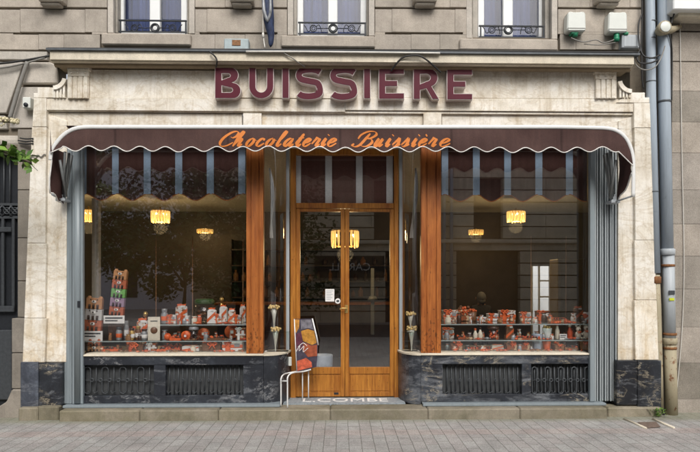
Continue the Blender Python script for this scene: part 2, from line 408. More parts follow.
def leaf_mat(name, lo, hi):
    m, nt, b = newmat(name); g = N(nt, 'ShaderNodeNewGeometry'); r = ramp(nt, [(0, lo), (.55, tuple((p+q)/2 for p, q in zip(lo, hi))), (1, hi)])
    nt.links.new(g.outputs['Random Per Island'], r.inputs[0]); nt.links.new(r.outputs[0], b.inputs['Base Color']); b.inputs['Roughness'].default_value = .5; return m
M['leaf'] = leaf_mat('leaf_green', (.035,.095,.012), (.20,.34,.05))
M['leaf_dark'] = plain('street_leaf', (.035,.075,.018), .6, 0, .4, 3)
M['bark'] = plain('bark', (.07,.052,.038), .9, 0, .3, 14, .5)
M['blossom'] = plain('blossom', (.62,.55,.36), .7, 0, .2, 60)
M['skin'] = plain('skin', (.42,.25,.17), .55, 0, .05); M['hair_grey'] = plain('grey_hair', (.20,.20,.205), .8, 0, .3, 90); M['coat'] = plain('dark_coat', (.05,.05,.058), .85, 0, .2, 30)
M['mosaic'] = None

def mosaic_mat():
    m, nt, b = newmat('threshold_mosaic'); v = coords(nt)
    vo = N(nt, 'ShaderNodeTexVoronoi', i_Scale=60.0); nt.links.new(v, vo.inputs['Vector'])
    r = ramp(nt, [(0, (.20,.24,.27)), (1, (.36,.40,.42))]); 
    sp = N(nt, 'ShaderNodeSeparateColor'); nt.links.new(vo.outputs['Color'], sp.inputs[0]); nt.links.new(sp.outputs[0], r.inputs[0])
    nt.links.new(r.outputs[0], b.inputs['Base Color']); b.inputs['Roughness'].default_value = .5; return m
M['mosaic'] = mosaic_mat()

def pavement_mat():
    m, nt, b = newmat('pavers')
    v = coords(nt, (1,1,1), loc=(.035, .03, 0), rot=(0, 0, math.pi/2))
    nd = N(nt, 'ShaderNodeTexNoise', i_Scale=6.0); nt.links.new(v, nd.inputs['Vector'])
    vm = N(nt, 'ShaderNodeVectorMath', operation='SCALE'); nt.links.new(nd.outputs['Color'], vm.inputs[0]); vm.inputs[3].default_value = .012
    va = N(nt, 'ShaderNodeVectorMath', operation='ADD'); nt.links.new(v, va.inputs[0]); nt.links.new(vm.outputs[0], va.inputs[1])
    br = N(nt, 'ShaderNodeTexBrick'); br.offset = .5; br.squash = 1
    for k, x in (('Scale', 1.0), ('Mortar Size', .0036), ('Mortar Smooth', .35), ('Bias', 0.0), ('Brick Width', .235), ('Row Height', .1165)): br.inputs[k].default_value = x
    br.inputs['Color1'].default_value = (.385,.378,.36,1); br.inputs['Color2'].default_value = (.372,.347,.33,1); br.inputs['Mortar'].default_value = (.185,.178,.16,1)
    nt.links.new(va.outputs[0], br.inputs['Vector'])
    vo = coords(nt); big = noise(nt, vo, 1.3, 5, .6); fine = noise(nt, vo, 75, 8, .85); mid = noise(nt, vo, 22, 7, .75)
    r1 = ramp(nt, [(.3, .84), (.7, 1.12)]); nt.links.new(big, r1.inputs[0])
    r2 = ramp(nt, [(.36, .40), (.64, 1.5)]); nt.links.new(fine, r2.inputs[0])
    r3 = ramp(nt, [(.32, .84), (.6, 1.06)]); nt.links.new(mid, r3.inputs[0])
    c = mixc(nt, br.outputs['Color'], r1.outputs[0], 1, 'MULTIPLY'); c = mixc(nt, c, r2.outputs[0], .8, 'MULTIPLY'); c = mixc(nt, c, r3.outputs[0], .8, 'MULTIPLY')
    st_ = noise(nt, vo, 3.4, 8, .72, .5); rs = ramp(nt, [(.40, .72), (.56, 1.04)]); nt.links.new(st_, rs.inputs[0]); c = mixc(nt, c, rs.outputs[0], .6, 'MULTIPLY')
    gv = N(nt, 'ShaderNodeTexVoronoi', i_Scale=5.0); nt.links.new(vo, gv.inputs['Vector']); rgm = ramp(nt, [(.045, .45), (.075, 1)]); nt.links.new(gv.outputs['Distance'], rgm.inputs[0]); c = mixc(nt, c, rgm.outputs[0], .55, 'MULTIPLY')
    # a band of pinker pavers laid along the step
    se = N(nt, 'ShaderNodeSeparateXYZ'); nt.links.new(vo, se.inputs[0])
    r4 = ramp(nt, [(0, 0), (.02, 1), (.98, 1), (1, 0)]); r4.color_ramp.interpolation = 'LINEAR'
    mr = N(nt, 'ShaderNodeMapRange'); mr.inputs[1].default_value = -.78; mr.inputs[2].default_value = -.58; nt.links.new(se.outputs[1], mr.inputs[0]); nt.links.new(mr.outputs[0], r4.inputs[0])
    c = mixc(nt, c, mixc(nt, c, (1.05,.97,.95), 1, 'MULTIPLY'), r4.outputs[0])
    # moss next to the step
    mr2 = N(nt, 'ShaderNodeMapRange'); mr2.inputs[1].default_value = -.32; mr2.inputs[2].default_value = -.15; nt.links.new(se.outputs[1], mr2.inputs[0])
    ml = N(nt, 'ShaderNodeMath', operation='MULTIPLY'); nt.links.new(mr2.outputs[0], ml.inputs[0]); nt.links.new(mid, ml.inputs[1])
    c = mixc(nt, c, (.14,.15,.055), mix_fac(nt, ml.outputs[0], .9))
    nt.links.new(c, b.inputs['Base Color']); b.inputs['Roughness'].default_value = .85; b.inputs['Specular IOR Level'].default_value = .2
    sb = N(nt, 'ShaderNodeMath', operation='SUBTRACT'); nt.links.new(mix_fac(nt, fine, .25), sb.inputs[0]); nt.links.new(br.outputs['Fac'], sb.inputs[1])
    bump(nt, b, sb.outputs[0], .6, .006)
    return m
M['pavers'] = pavement_mat()

# ================================================================ GROUND
g = MB(); g.quad((-60,-70,0),(60,-70,0),(60,60,0),(-60,60,0)); struct(g.build('pavement', M['pavers']))
M['asphalt'] = plain('asphalt', (.06,.06,.062), .9, 0, .2, 40)
g = MB(); g.quad((-60,-12.5,.004),(60,-12.5,.004),(60,-8.2,.004),(-60,-8.2,.004)); struct(g.build('road', M['asphalt']))

# ================================================================ STONE BUILDING
WY = .12
bld = thing('stone_building', 'weathered beige ashlar building above and on both sides of the chocolate shop', 'building', (0, WY, 0))
w = MB()
ZTOP = 5.6
# backing wall pieces (recess plane) leaving the shopfront and window openings free
BK = WY + .045
def back(x0, x1, y0, y1, zz=None):
    w.box(XX(x0, BK), XX(x1, BK), BK, BK + .35, ZZ(y1, BK), zz if zz else ZZ(y0, BK))
wins = [(112, 190, 117.5, 149.5, 160, 186.5, 35), (292, 370, 297, 328, 337.5, 366, 35.5), (471, 553, 478, 503, 513, 544.5, 37)]
edges = [-230] + [e for q in wins for e in (q[0], q[1])] + [900]
gm = MB()
for i in range(0, len(edges), 2):
    gm.box(XX(edges[i], BK), XX(edges[i+1], BK), BK, BK + .35, ZZ(36, BK), ZTOP)
gm.box(XX(-230, BK), XX(900, BK), BK + .001, BK + .349, ZZ(66, BK), ZZ(36.2, BK))
gm.box(XX(-230, BK), XX(0, BK), BK, BK + .35, 2.95, ZZ(66.2, BK))
gm.box(XX(-230, BK), XX(-50, BK), BK, BK + .35, 0, 2.95)
gm.box(XX(26, BK), XX(52, BK), BK, BK + .35, 0, ZZ(66.2, BK))
gm.box(XX(0, BK), XX(26, BK), BK, BK + .35, 2.95, ZZ(66.2, BK))
gm.box(XX(630, BK), XX(900, BK), BK, BK + .35, 0, ZZ(66.2, BK))
gm.build('groove_backing', M['groove'], bld)
# courses of dressed blocks
def course(y0, y1, segs, mb, Y=WY, d=.05, b=.004):
    for joints in segs:
        for a, c in zip(joints, joints[1:]):
            mb.pbox(a + .09, y0, c - .09, y1, Y, d, b * .5)
for q_ in range(4):
    up = MB()
    def crs(y0, y1, segs): course(y0, y1, [segs[q_]], up)
    crs(9.3, 32.2, [(-230,-150,-60,20,85,107), (195,207,265,287), (375,392,455,467), (558,575,605,642)])
    crs(34.4, 49.5, [(-230,-120,-30,38.5,64,100), (189.5,215,245,276,287), (374.5,411,440,473), (560,576,612,642)])
    crs(-14, 7.2, [(-230,-150,-60,-5,60,107), (195,225,262,287), (375,425,450,467), (558,590,630,642)])
    y = -14.0
    while y > -300:
        crs(y - 27, y - 2, [(-230,-150,-60,30,70,107), (195,240,287), (375,420,467), (558,600,642)]); y -= 27
    # pieces that close the middle groove outside the recessed panel
    for a, c in [((-230,13), (92,107)), ((195,199.5), (277.5,287)), ((375,385), (463,467)), ((558,642),)][q_]:
        up.pbox(a, 32.3, c, 34.3, WY + .001, .04)
    up.build('upper_wall', M['ashlar'], bld)
lw = MB()
course(51, 59.0, [(-230,-100,47)], lw)
lw.ppoly([(24.5,62),(50,62),(54,64),(56,70),(57.5,83.5),(20,83.5)], WY - .015, .06, .012)
lw.ppoly([(19,87),(50,87),(50,128),(9,128),(13,108)], WY, .05, .005)
lw.ppoly([(-90,61),(23.5,62),(6,113),(-90,113)], WY - .01, .055, .006)
lw.ppoly([(-90,115.5),(5,115.5),(7,129),(-90,129)], WY, .05, .006)
lw.build('arch_stones', M['ashlar_pale'], bld)
# left door surround pillar
pl = MB()
ys = [129, 190, 238, 281, 317.5]
for a, c in zip(ys, ys[1:]): pl.pbox(17.5, a + .3, 33, c - .3, WY - .02, .22, .006)
ys = [318, 353, 389]
for a, c in zip(ys, ys[1:]): pl.pbox(11.5, a + .3, 30, c - .3, WY - .06, .26, .008)
pl.ppoly([(11.5,389.5),(30,389.5),(30,421),(-4,421),(-4,408),(6,402)], WY - .08, .28, .012)
pl.build('door_surround', M['ashlar_grey'], bld)
ar = MB()   # rounded moulding over the side door
prof = [(WY + .20 + .17*math.cos(q), ZZ(141, WY) + .13*math.sin(q)) for q in [math.pi*(.5 + k/12) for k in range(13)]] + [(WY+.35, ZZ(141,WY)-.13), (WY+.35, ZZ(141,WY)+.13)]
ar.extx(prof, XX(-90, WY), XX(17, WY)); ar.build('door_moulding', M['ashlar_pale'], bld)
# right hand wall
rw = MB(); ys = [-30, 0, 31.5, 62, 91, 122, 153, 190, 224, 256, 289, 327, 363, 399, 421]
for k, (a, c) in enumerate(zip(ys, ys[1:])):
    off = 20 if k % 2 else 0
    js = [672, 714 + off, 770 + off, 850 + off, 900]
    gap = .9 if k in (1, 2) else .12
    for p, q in zip(js, js[1:]): rw.pbox(p + .07, a + gap, q - .07, c - gap, WY + .0, .05, .0015, ref=690)
y = -30
while y > -300: rw.pbox(672, y - 30, 900, y - .5, WY, .05, .003, ref=690); y -= 30.5
rw.build('side_wall', M['ashlar_right'], bld)
rr = MB(); rr.pbox(642.5, -300, 671.5, 421, WY + .03, .03, 0, ref=657); rr.build('pipe_recess', M['ashlar_grey'], bld)
# consoles hanging from the balcony above
for x0, x1 in ((38, 62), (229.5, 253), (413.5, 437), (597.5, 621)):
    c_ = MB(); c_.pbox(x0, -40, x1, 1.0, WY - .13, .13, .01); c_.pbox(x0 + 2, 1.2, x1 - 2, 5.2, WY - .10, .10, .012)
    c_.build('console', M['ashlar'], bld)
# windows
for (o0, o1, a, b1, b2, e, yb) in wins:
    fr = MB(); WF = BK + .16
    fr.pbox(a, -200, a + 6.2, yb + 1, WF, .06, .006, ref=330); fr.pbox(b1, -200, b2, yb + 1, WF - .012, .07, .008, ref=330)
    fr.pbox(e - 5.5, -200, e + .5, yb + 1, WF, .06, .006, ref=330)
    fr.pbox(a + 6.3, yb - 1.5, b1 - .1, yb + 1, WF + .005, .05, .003, ref=330); fr.pbox(b2 + .1, yb - 1.5, e - 5.6, yb + 1, WF + .005, .05, .003, ref=330)
    fo = fr.build('window', M['white_paint'], bld)
    pn = MB(); pn.pbox(a + 4, -200, e - 3, yb, WF + .03, .006, 0, ref=330); pn.build('pane', M['glass_up'], fo)
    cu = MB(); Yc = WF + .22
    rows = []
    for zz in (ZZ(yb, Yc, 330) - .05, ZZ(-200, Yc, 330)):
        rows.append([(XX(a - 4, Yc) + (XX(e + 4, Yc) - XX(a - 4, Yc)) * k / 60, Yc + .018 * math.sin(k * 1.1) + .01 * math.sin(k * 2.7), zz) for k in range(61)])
    cu.grid(rows); cu.build('sky_tinted_curtain', M['sky_net'], fo)
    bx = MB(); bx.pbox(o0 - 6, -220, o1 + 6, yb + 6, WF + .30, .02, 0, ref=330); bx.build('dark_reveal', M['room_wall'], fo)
    jb = MB()
    jb.pbox(o0 - 4.5, -300, o0 + 1.2, yb, WY - .005, .06, .004, ref=330); jb.pbox(o0 + 1.4, -300, a - .2, yb, BK + .05, .17, .006, ref=330)
    jb.pbox(o1 - 1.2, -300, o1 + 4.5, yb, WY - .005, .06, .004, ref=330); jb.pbox(e + .7, -300, o1 - 1.4, yb, BK + .05, .17, .006, ref=330)
    jb.build('window_jamb', M['ashlar_pale'], fo)
    sl = MB(); sl.pbox(o0 - 11, yb, o1 + (.5 if o0 < 200 else 5), yb + 11.5, WY - .05, .42, .012, ref=330); sl.build('sill', M['ashlar'], fo)
    rl = MB(); RY = BK + .045
    m = (b1 + b2) / 2 + .3
    l0, l1 = a + 1, e
    rl.pbox(l0, yb - 13.6, l1, yb - 12.2, RY, .02, .002, ref=330); rl.pbox(l0, yb - 2.2, l1, yb - 1, RY + .004, .012, 0, ref=330)
    for q in (l0 + 1.2, l1 - 1.5): rl.pbox(q, yb - 13, q + 1.3, yb + 1, RY + .003, .012, 0, ref=330)
    def ring(cx, cy, r, t=.009, sq=1):
        rl.tube([P(cx + r*sq*math.cos(k*math.pi/10), cy + r*math.sin(k*math.pi/10), RY + .01) for k in range(20)], t, 6, True)
    ring(m, yb - 7, 4.0, .010); ring(m, yb - 7, 2.6, .005)
    for side in (-1, 1):
        hw = (m - l0) if side < 0 else (l1 - m)
        cx = m + side * hw * .56
        ring(cx, yb - 7, 3.2, .006); ring(cx, yb - 7, 1.7, .004)
        rl.tube([P(m + side*4.2, yb - 7, RY+.01), P(cx - side*3.2, yb - 7, RY+.01)], .005, 5)
        rl.tube(spline([P(cx + side*3, yb - 5, RY+.01), P(cx + side*5.5, yb - 4, RY+.01), P(cx + side*7.5, yb - 8, RY+.01), P(cx + side*9.5, yb - 10.5, RY+.01)], 5), .005, 5)
        rl.tube(spline([P(cx - side*3, yb - 9, RY+.01), P(cx - side*5.5, yb - 10.5, RY+.01), P(cx - side*7.5, yb - 7, RY+.01), P(cx - side*8, yb - 3, RY+.01)], 5), .005, 5)
    rl.build('railing', M['iron'], fo)
# neighbouring iron door at the left
dr = MB(); DY = WY + .22
dr.pbox(-60, 150, 18.5, 421, DY, .05, 0, ref=8)
do = dr.build('iron_door', M['iron'], bld)
db = MB()
for x in (-8, -2, 4, 10): db.tube([P(x, 152, DY - .03), P(x, 216, DY - .03)], .008, 6)
for y0 in (203, 216): db.pbox(-60, y0, 18, y0 + 2.5, DY - .045, .04, 0, ref=8)
for cx in (-12, -2.5, 7, 15):
    db.tube([P(cx - 5, 205.5, DY - .05), P(cx + 5, 216, DY - .05)], .009, 6); db.tube([P(cx - 5, 216, DY - .05), P(cx + 5, 205.5, DY - .05)], .009, 6)
    db.tube([P(cx + 3.2*math.cos(k*.5236), 210.7 + 3.2*math.sin(k*.5236), DY - .055) for k in range(12)], .006, 5, True)
db.pbox(-30, 227, 11, 232, DY - .06, .05, .006, ref=8); db.pbox(-30, 306, 14, 312, DY - .06, .05, .006, ref=8)
for x in (11.5, 1): db.pbox(x, 218, x + 3, 306, DY - .045, .04, .004, ref=8)
db.pbox(-30, 330, 12, 400, DY - .04, .035, .01, ref=8)
db.build('door_ironwork', M['iron_grey'], do)

# ================================================================ SHOPFRONT
sf = thing('shopfront', 'old chocolate shop front of cream marble with honey wood posts and dark marble base', 'shop front', (0, .05, 0))
YF = 0.0
# --- marble surround
s = MB()
def pil(pts, Y, d, b=.006): s.ppoly(pts, Y, d, b)
# left outer pilaster, inner pilaster (slightly set back)
for ya, yb in ((127, 243), (243.3, 318), (318.3, 362.5)):
    L = lambda yy: 33 - (yy - 98) * .040
    pil([(L(ya), ya), (46.3, ya), (46.0 - (yb-100)*.006, yb), (L(yb), yb)], YF, .14, .004)
pil([(33.8, 98), (46.3, 98), (46.3, 126.7), (32.2, 126.7)], YF - .004, .145, .004)
pil([(46.8, 113.5), (67, 121), (66, 362), (45.2, 362)], YF + .045, .12, .003)
# right
for ya, yb in ((128, 240), (240.3, 300), (300.3, 360)):
    Rr = lambda yy: 649.5 + (yy - 98) * .036
    pil([(634.5, ya), (Rr(ya), ya), (Rr(yb), yb), (635.5, yb)], YF, .14, .004)
pil([(634, 103), (650, 103), (651, 127.7), (634, 127.7)], YF - .004, .145, .004)
pil([(618.5, 121), (634, 116), (635, 360), (618, 360)], YF + .045, .12, .003)
# shoulders at the ends of the frieze
pil([(33.5, 97.7), (33.5, 93), (37.5, 93), (37.5, 87.5), (53, 87.5), (66.5, 97.7)], YF + .001, .13, .003)
pil([(616, 102.7), (632, 92.5), (645, 92.5), (645, 97.5), (649.5, 97.5), (649.5, 102.7)], YF + .001, .13, .003)
# frieze slab in three long stones, ledge below it
for a, c in ((89.5, 216), (216.3, 392), (392.3, 594.5)): s.pbox(a, 70, c, 98.2, YF + .02, .12, .003, ref=345 if 0 else (a+c)/2)
for a, c in ((46.8, 345), (345.15, 633.8)): s.pbox(a, 98.4, c, 111, YF + .012, .12, .003)
s.pbox(47, 111.2, 634, 113, YF + .03, .10, 0)
for a, c in ((48, 242), (262, 423), (442, 634)): s.pbox(a, 113.2, c, 131, YF + .06, .08, .003)
for a, c in ((243, 261.5), (423.5, 441.5)): s.pbox(a, 113.2, c, 131, YF + .01, .12, .004)
s.build('marble_surround', M['marble'], sf)
# back band under the awning
bb = MB(); bb.pbox(60, 131.2, 622, 141, YF + .08, .10, 0); bb.build('fascia_board', M['counter'], sf)
# --- capitals with flutes and scrolls
for side in (0, 1):
    c_ = MB()
    x0, x1 = ((67, 89) if not side else (595, 617))
    dy = 0 if not side else 3
    c_.pbox(x0, 65.5 + dy, x1, 70 + dy, YF - .045, .16, .004)
    c_.pbox(x0 + .4, 70.2 + dy, x1 - .4, 76 + dy, YF - .025, .14, .003)
    for k in range(3):
        q = x0 + 4 + k * 7; c_.sphere(P(q, 73 + dy, YF - .028), .012, 8)
    n = 4
    for k in range(n):
        q0 = x0 + .6 + k * (x1 - x0 - 1.2) / n; c_.pbox(q0 + .5, 76.2 + dy, q0 + (x1-x0-1.2)/n - 1.0, 98.2, YF - .022, .14, .003)
    c_.pbox(x0 + .4, 76.2 + dy, x1 - .4, 98.2, YF - .008, .12, 0)
    # scroll: a quarter ring with teeth
    if not side: cx, cy = 53, 76; arc = [(cx + 13.5*math.cos(q), cy + 13.5*math.sin(q)) for q in [R(12 + 78*k/10) for k in range(11)]]; arc2 = [(cx + 9.5*math.cos(q), cy + 9.5*math.sin(q)) for q in [R(90 - 78*k/10) for k in range(11)]]
    else: cx, cy = 632, 79; arc = [(cx + 14*math.cos(q), cy + 14*math.sin(q)) for q in [R(170 - 80*k/10) for k in range(11)]]; arc2 = [(cx + 10*math.cos(q), cy + 10*math.sin(q)) for q in [R(90 + 80*k/10) for k in range(11)]]
    c_.ppoly(arc + arc2, YF - .03, .14)
    if not side:
        for k in range(4): c_.pbox(53.2 + k*3.2, 90.2 - k*1.6, 55.2 + k*3.2, 97.6, YF - .012, .1)
    else:
        for k in range(4): c_.pbox(619.5 + k*3.2, 88 + k*1.6, 621.5 + k*3.2, 97.6, YF - .012, .1)
    c_.build('capital', M['marble'], sf)
# --- cornice
co = MB(); X0, X1 = XX(50, -.18), XX(634, -.18)
zt, zb = ZZ(53.5, -.18), ZZ(61.8, -.18)
co.extx([(-.18, zt), (-.18, zb), (-.155, zb), (-.155, zb - .012), (.15, zb - .012), (.15, zt)], X0, X1)
co.build('cornice', M['cornice'], sf)
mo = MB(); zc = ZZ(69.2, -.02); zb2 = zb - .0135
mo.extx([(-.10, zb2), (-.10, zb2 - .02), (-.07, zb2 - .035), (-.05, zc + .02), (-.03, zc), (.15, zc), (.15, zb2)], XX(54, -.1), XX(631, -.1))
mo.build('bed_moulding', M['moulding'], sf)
ld = MB(); zl = ZZ(50.2, -.20)
ld.extx([(-.205, zt + .002), (-.205, zl - .006), (-.19, zl + .004), (.10, zl + .05), (.10, zt + .002)], XX(46, -.2), XX(640, -.2))
ld.build('lead_flashing', M['lead'], sf)
# --- dark marble pilaster bases and plinths
d1 = MB(); d1.pbox(20.3, 362, 38, 407.5, YF - .025, .17, .006); d1.build('pilaster_base', M['dmarble_blue'], sf)
d2 = MB(); d2.pbox(38.3, 363, 62, 406, YF - .005, .16, .006); d2.build('pilaster_base', M['dmarble_gold'], sf)
d3 = MB(); d3.pbox(617, 360.5, 637.5, 405, YF - .005, .16, .006); d3.pbox(637.8, 360.5, 661.5, 408.5, YF - .02, .17, .006); d3.build('pilaster_base', M['dmarble_gold'], sf)
p_ = MB()
p_.pbox(18, 407.8, 37.5, 424, YF - .10, .22, .014); p_.pbox(37.8, 406.6, 58.3, 422.5, YF - .085, .22, .012)
p_.build('plinth', M['plinth'], sf)
p_ = MB(); p_.pbox(608, 407.5, 662, 421, YF - .07, .22, .014); p_.build('plinth', M['plinth'], sf)
ZS = .117
st = MB()
for a, c in ((58.8, 139), (139.3, 218), (218.3, 330), (330.3, 428), (428.3, 520), (520.3, 607.5)):
    st.box(XX(a, -.15), XX(c, -.15), -.15, .12, -.02, ZS - .004, .012)
st.build('door_step', M['plinth'], sf)
ra = MB(); ra.box(XX(63, -.02), XX(280, -.02), -.03, .16, ZS - .002, ZS + .026, .004); ra.build('sill_rail', M['shutter'], sf); ra = MB(); ra.box(XX(423, -.02), XX(606, -.02), -.03, .16, ZS - .002, ZS + .026, .004)
ra.build('sill_rail', M['shutter'], sf)
# --- stall risers in dark marble with vent openings
GY = .22                       # plane of the big shop windows
DYD = .50                      # plane of the doors
zsill = ZZ(355.8, .06); zri = ZS + .027
xl0, xl1, xr0, xr1 = 80, 263.5, 421, 592
def riser(xs, holes):
    mb = MB(); Y = .07; d = .12
    zt_, zb_ = ZZ(364.5, Y), ZZ(395, Y)
    mb.box(XX(xs[0], Y), XX(xs[1], Y), Y, Y + d, zt_, zsill, .004)
    mb.box(XX(xs[0], Y), XX(xs[1], Y), Y, Y + d, zri, zb_, .004)
    e = [xs[0]] + [q for h in holes for q in h] + [xs[1]]
    for i in range(0, len(e), 2):
        if e[i+1] - e[i] > .5: mb.box(XX(e[i], Y), XX(e[i+1], Y), Y + .001, Y + d, zb_ + .001, zt_ - .001, 0)
    return mb
riser((xl0, xl1), ((83, 154), (165.5, 243.5))).build('stall_riser', M['dmarble'], sf)
riser((xr0, xr1), ((442.5, 522), (531, 590.5))).build('stall_riser', M['dmarble_grey'], sf)
# curved corner bases turning into the doorway
def corner_curve(side, inset=0, n=10):
    Ya, Yb = .07 + inset, DYD - .02
    if side == 'L': xa, xb = XX(263.8, .07), XX(290.5, DYD) - inset
    else: xa, xb = XX(420.8, .07), XX(398, DYD) + inset
    pts = []
    for k in range(n + 1):
        q = math.pi/2 * k / n
        pts.append((xa + (xb - xa) * math.sin(q), Yb - (Yb - Ya) * math.cos(q)))
    return pts, xa, Yb
for side in 'LR':
    pts, xa, Yb = corner_curve(side)
    mb = MB(); mb.extz(pts + [(xa, Yb)], ZS, zsill); mb.build('corner_base', M['dmarble'] if side == 'L' else M['dmarble_grey'], sf)
    pts, xa, Yb = corner_curve(side, -.012)
    mb = MB(); mb.extz(pts + [(xa, Yb)], zsill + .001, zsill + .020); mb.build('corner_sill', M['cornice'], sf)
# window sills
sl = MB(); sl.box(XX(80, .05), XX(263.6, .05), .055, .30, zsill + .001, zsill + .020, .005); sl.build('window_sill', M['cornice'], sf)
sl = MB(); sl.box(XX(421, .05), XX(592, .05), .055, .30, zsill + .001, zsill + .020, .005); sl.build('window_sill', M['cornice'], sf)
zs2 = zsill + .021
# vent grilles
def grille(x0, x1, ribs, loops, bright):
    Y = .10
    o = MB().pbox(x0, 364, x1, 395.5, Y + .05, .02).build('vent_panel', M['vent_back'], sf)
    mb = MB()
    n = int((x1 - x0) / (6.6 if loops and bright else 8.2))
    w_ = (x1 - x0) / n
    if ribs:
        for k in range(2 * n + 1):
            x = x0 + k * w_ / 2; mb.tube([P(x, 365, Y + .035), P(x, 394.5, Y + .035)], .008 if k % 2 else .006, 6)
    yt, yb, yc = 367.0, 393.5, 380
    rr_ = .009 if bright else .007
    for k in range(n):
        cx = x0 + (k + .5) * w_; h = w_ * .36
        if loops and k % 2 == 0:
            pts = [(cx + h*math.cos(R(180 + 18*i)), yt + h + h*math.sin(R(180 + 18*i))) for i in range(11)] + [(cx + h*math.cos(R(18*i)), yb - h + h*math.sin(R(18*i))) for i in range(11)]
            mb.tube([P(a, b, Y + .012) for a, b in pts], rr_, 6, True)
        elif loops:
            mb.tube([P(cx, yt, Y + .015), P(cx, yb, Y + .015)], rr_ * .8, 6)
        rg_ = 1.7 if loops else 1.2
        mb.tube([P(cx + w_*.5 + rg_*math.cos(k2*math.pi/5), yc + rg_*math.sin(k2*math.pi/5), Y + .008) for k2 in range(10)] if k < n - 1 else [P(cx, yc - 1, Y), P(cx, yc + 1, Y)], .006 if loops else .0045, 6, k < n - 1)
        mb.tube(spline([P(cx - h, yb - 3, Y + .01), P(cx - h*.5, yb - .3, Y + .01), P(cx + h*.4, yb - 2.5, Y + .01)], 4), .005, 5)
    if loops: mb.pbox(x0, 379.7, x1, 380.3, Y + .02, .006, 0)
    mb.build('vent_ironwork', M['iron_grey'], o)
grille(83, 154, False, True, False); grille(165.5, 243.5, True, False, False)
grille(442.5, 522, True, False, False); grille(531, 590.5, True, True, True)
# --- wooden posts
for x0, x1 in ((246.3, 263.3), (421.2, 441)):
    mb = MB(); zt_ = ZZ(131, .12); xa, xb = XX(x0, .12), XX(x1, .12); wd = xb - xa
    mb.box(xa + .004, xb - .004, .135, .25, zs2, zt_)
    mb.box(xa, xa + wd*.22, .12, .14, zs2, zt_, .003); mb.box(xb - wd*.22, xb, .12, .14, zs2, zt_, .003)
    mb.box(xa + wd*.3, xb - wd*.3, .124, .14, zs2, zt_, .003)
    mb.build('wood_post', M['wood_post'], sf)
# --- big panes, corner panes
for x0, x1 in ((78, 246.5), (440.8, 594)):
    mb = MB(); mb.box(XX(x0, GY), XX(x1, GY), GY, GY + .008, zs2, ZZ(134, GY)); mb.build('shop_window', M['glass'], sf)
for side in 'LR':
    pts, xa, Yb = corner_curve(side, .03, 16)
    rows = [[(x, y, zs2) for x, y in pts], [(x, y, ZZ(140, .2)) for x, y in pts]]
    MB().grid(rows).build('corner_pane', M['glass'], sf)
    mb = MB()
    x = pts[-1][0]
    mb.box(x - .022, x + .022, DYD - .05, DYD - .005, ZS + .4, ZZ(140, .2), .004) if 0 else mb.box(x - .02, x + .02, DYD - .06, DYD - .004, zs2, ZZ(140, .2), .004)
    mb.build('pane_edge', M['pipe_grey'], sf)
    # back wall of the corner case
    xb = XX(263, .3) if side == 'L' else XX(421, .3)
    bk = MB(); x_ = pts[-1][0] + (-.03 if side == 'L' else .03)
    bk.box(min(xb, x_), max(xb, x_), DYD + .012, DYD + .03, zs2, ZZ(140, .2)); bk.build('case_back', M['glass_thin'], sf)
# head board over the doorway
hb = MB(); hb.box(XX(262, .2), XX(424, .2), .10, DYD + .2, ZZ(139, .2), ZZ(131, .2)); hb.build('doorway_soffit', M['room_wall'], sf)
# --- doorway: mosaic threshold, frame, transom, leaves
th = MB(); th.box(XX(286, DYD), XX(402, DYD), .121, DYD - .03, ZS - .02, ZS + .004); th.build('threshold', M['mosaic'], sf)
DF = DYD - .035
fr = MB(); ztop = ZZ(146, DF)
fr.pbox(290.3, 100, 295.8, 398, DF, .09, .006); fr.pbox(394.2, 100, 398.6, 398, DF, .09, .006)
fr.pbox(296, 203, 394, 208.3, DF + .003, .08, .005); fr.pbox(296, 146, 394, 155, DF + .003, .08, .005)
fr.build('door_frame', M['wood_door'], sf)
tp = MB(); tp.pbox(295, 154, 395, 204, DF + .03, .006); tp.build('transom_pane', M['glass_thin'], sf)
zd0, zd1 = ZS + .012, ZZ(208.6, DF)
def leaf(x0, x1, hinge):
    mb = MB(); Y = DF + .012; xa, xb = XX(x0, Y), XX(x1, Y); st_ = .048
    zk = ZZ(373, Y); zg = ZZ(369, Y)
    mb.box(xa, xa + st_, Y, Y + .05, zd0, zd1, .004); mb.box(xb - st_, xb, Y, Y + .05, zd0, zd1, .004)
    mb.box(xa + st_ + .001, xb - st_ - .001, Y + .002, Y + .048, zd1 - .035, zd1, .003)
    mb.box(xa + st_ + .001, xb - st_ - .001, Y + .002, Y + .048, zk - .012, zg + .02, .003)
    mb.box(xa + st_ + .001, xb - st_ - .001, Y + .002, Y + .048, zd0, zd0 + .05, .003)
    o = mb.build('door_leaf', M['wood_door'], sf)
    kp = MB(); kp.box(xa + st_ + .001, xb - st_ - .001, Y + .012, Y + .035, zd0 + .051, zk - .013, 0)
    kp.box(xa + st_ + .012, xb - st_ - .012, Y + .006, Y + .012, zd0 + .065, zk - .027, .004); kp.build('kick_panel', M['wood_door'], o)
    pn = MB(); pn.box(xa + st_ - .005, xb - st_ + .005, Y + .022, Y + .028, zg + .019, zd1 - .034); pn.build('pane', M['glass_door'], o)
    return o, Y
lf, LY = leaf(296, 344.8, 0); rt, LY = leaf(345.1, 394, 1)
hd = MB(); hd.pbox(344.8, 305, 348, 313, LY - .006, .006, .001)
hd.tube([P(346.3, 308.5, LY), P(346.3, 308.5, LY - .05)], .008, 8); hd.tube(spline([P(346, 308.5, LY - .05), P(342.5, 308.2, LY - .055), P(339.8, 309.2, LY - .05)], 4), .0085, 8)
hd.tube([P(346.4, 311.3, LY - .004), P(346.4, 311.3, LY - .012)], .006, 8)
hd.build('handle', M['gold'], rt)
kn = MB(); kn.pbox(334, 392.5, 338.5, 394.5, LY - .002, .006, .001); kn.build('drain_cap', M['iron'], lf)
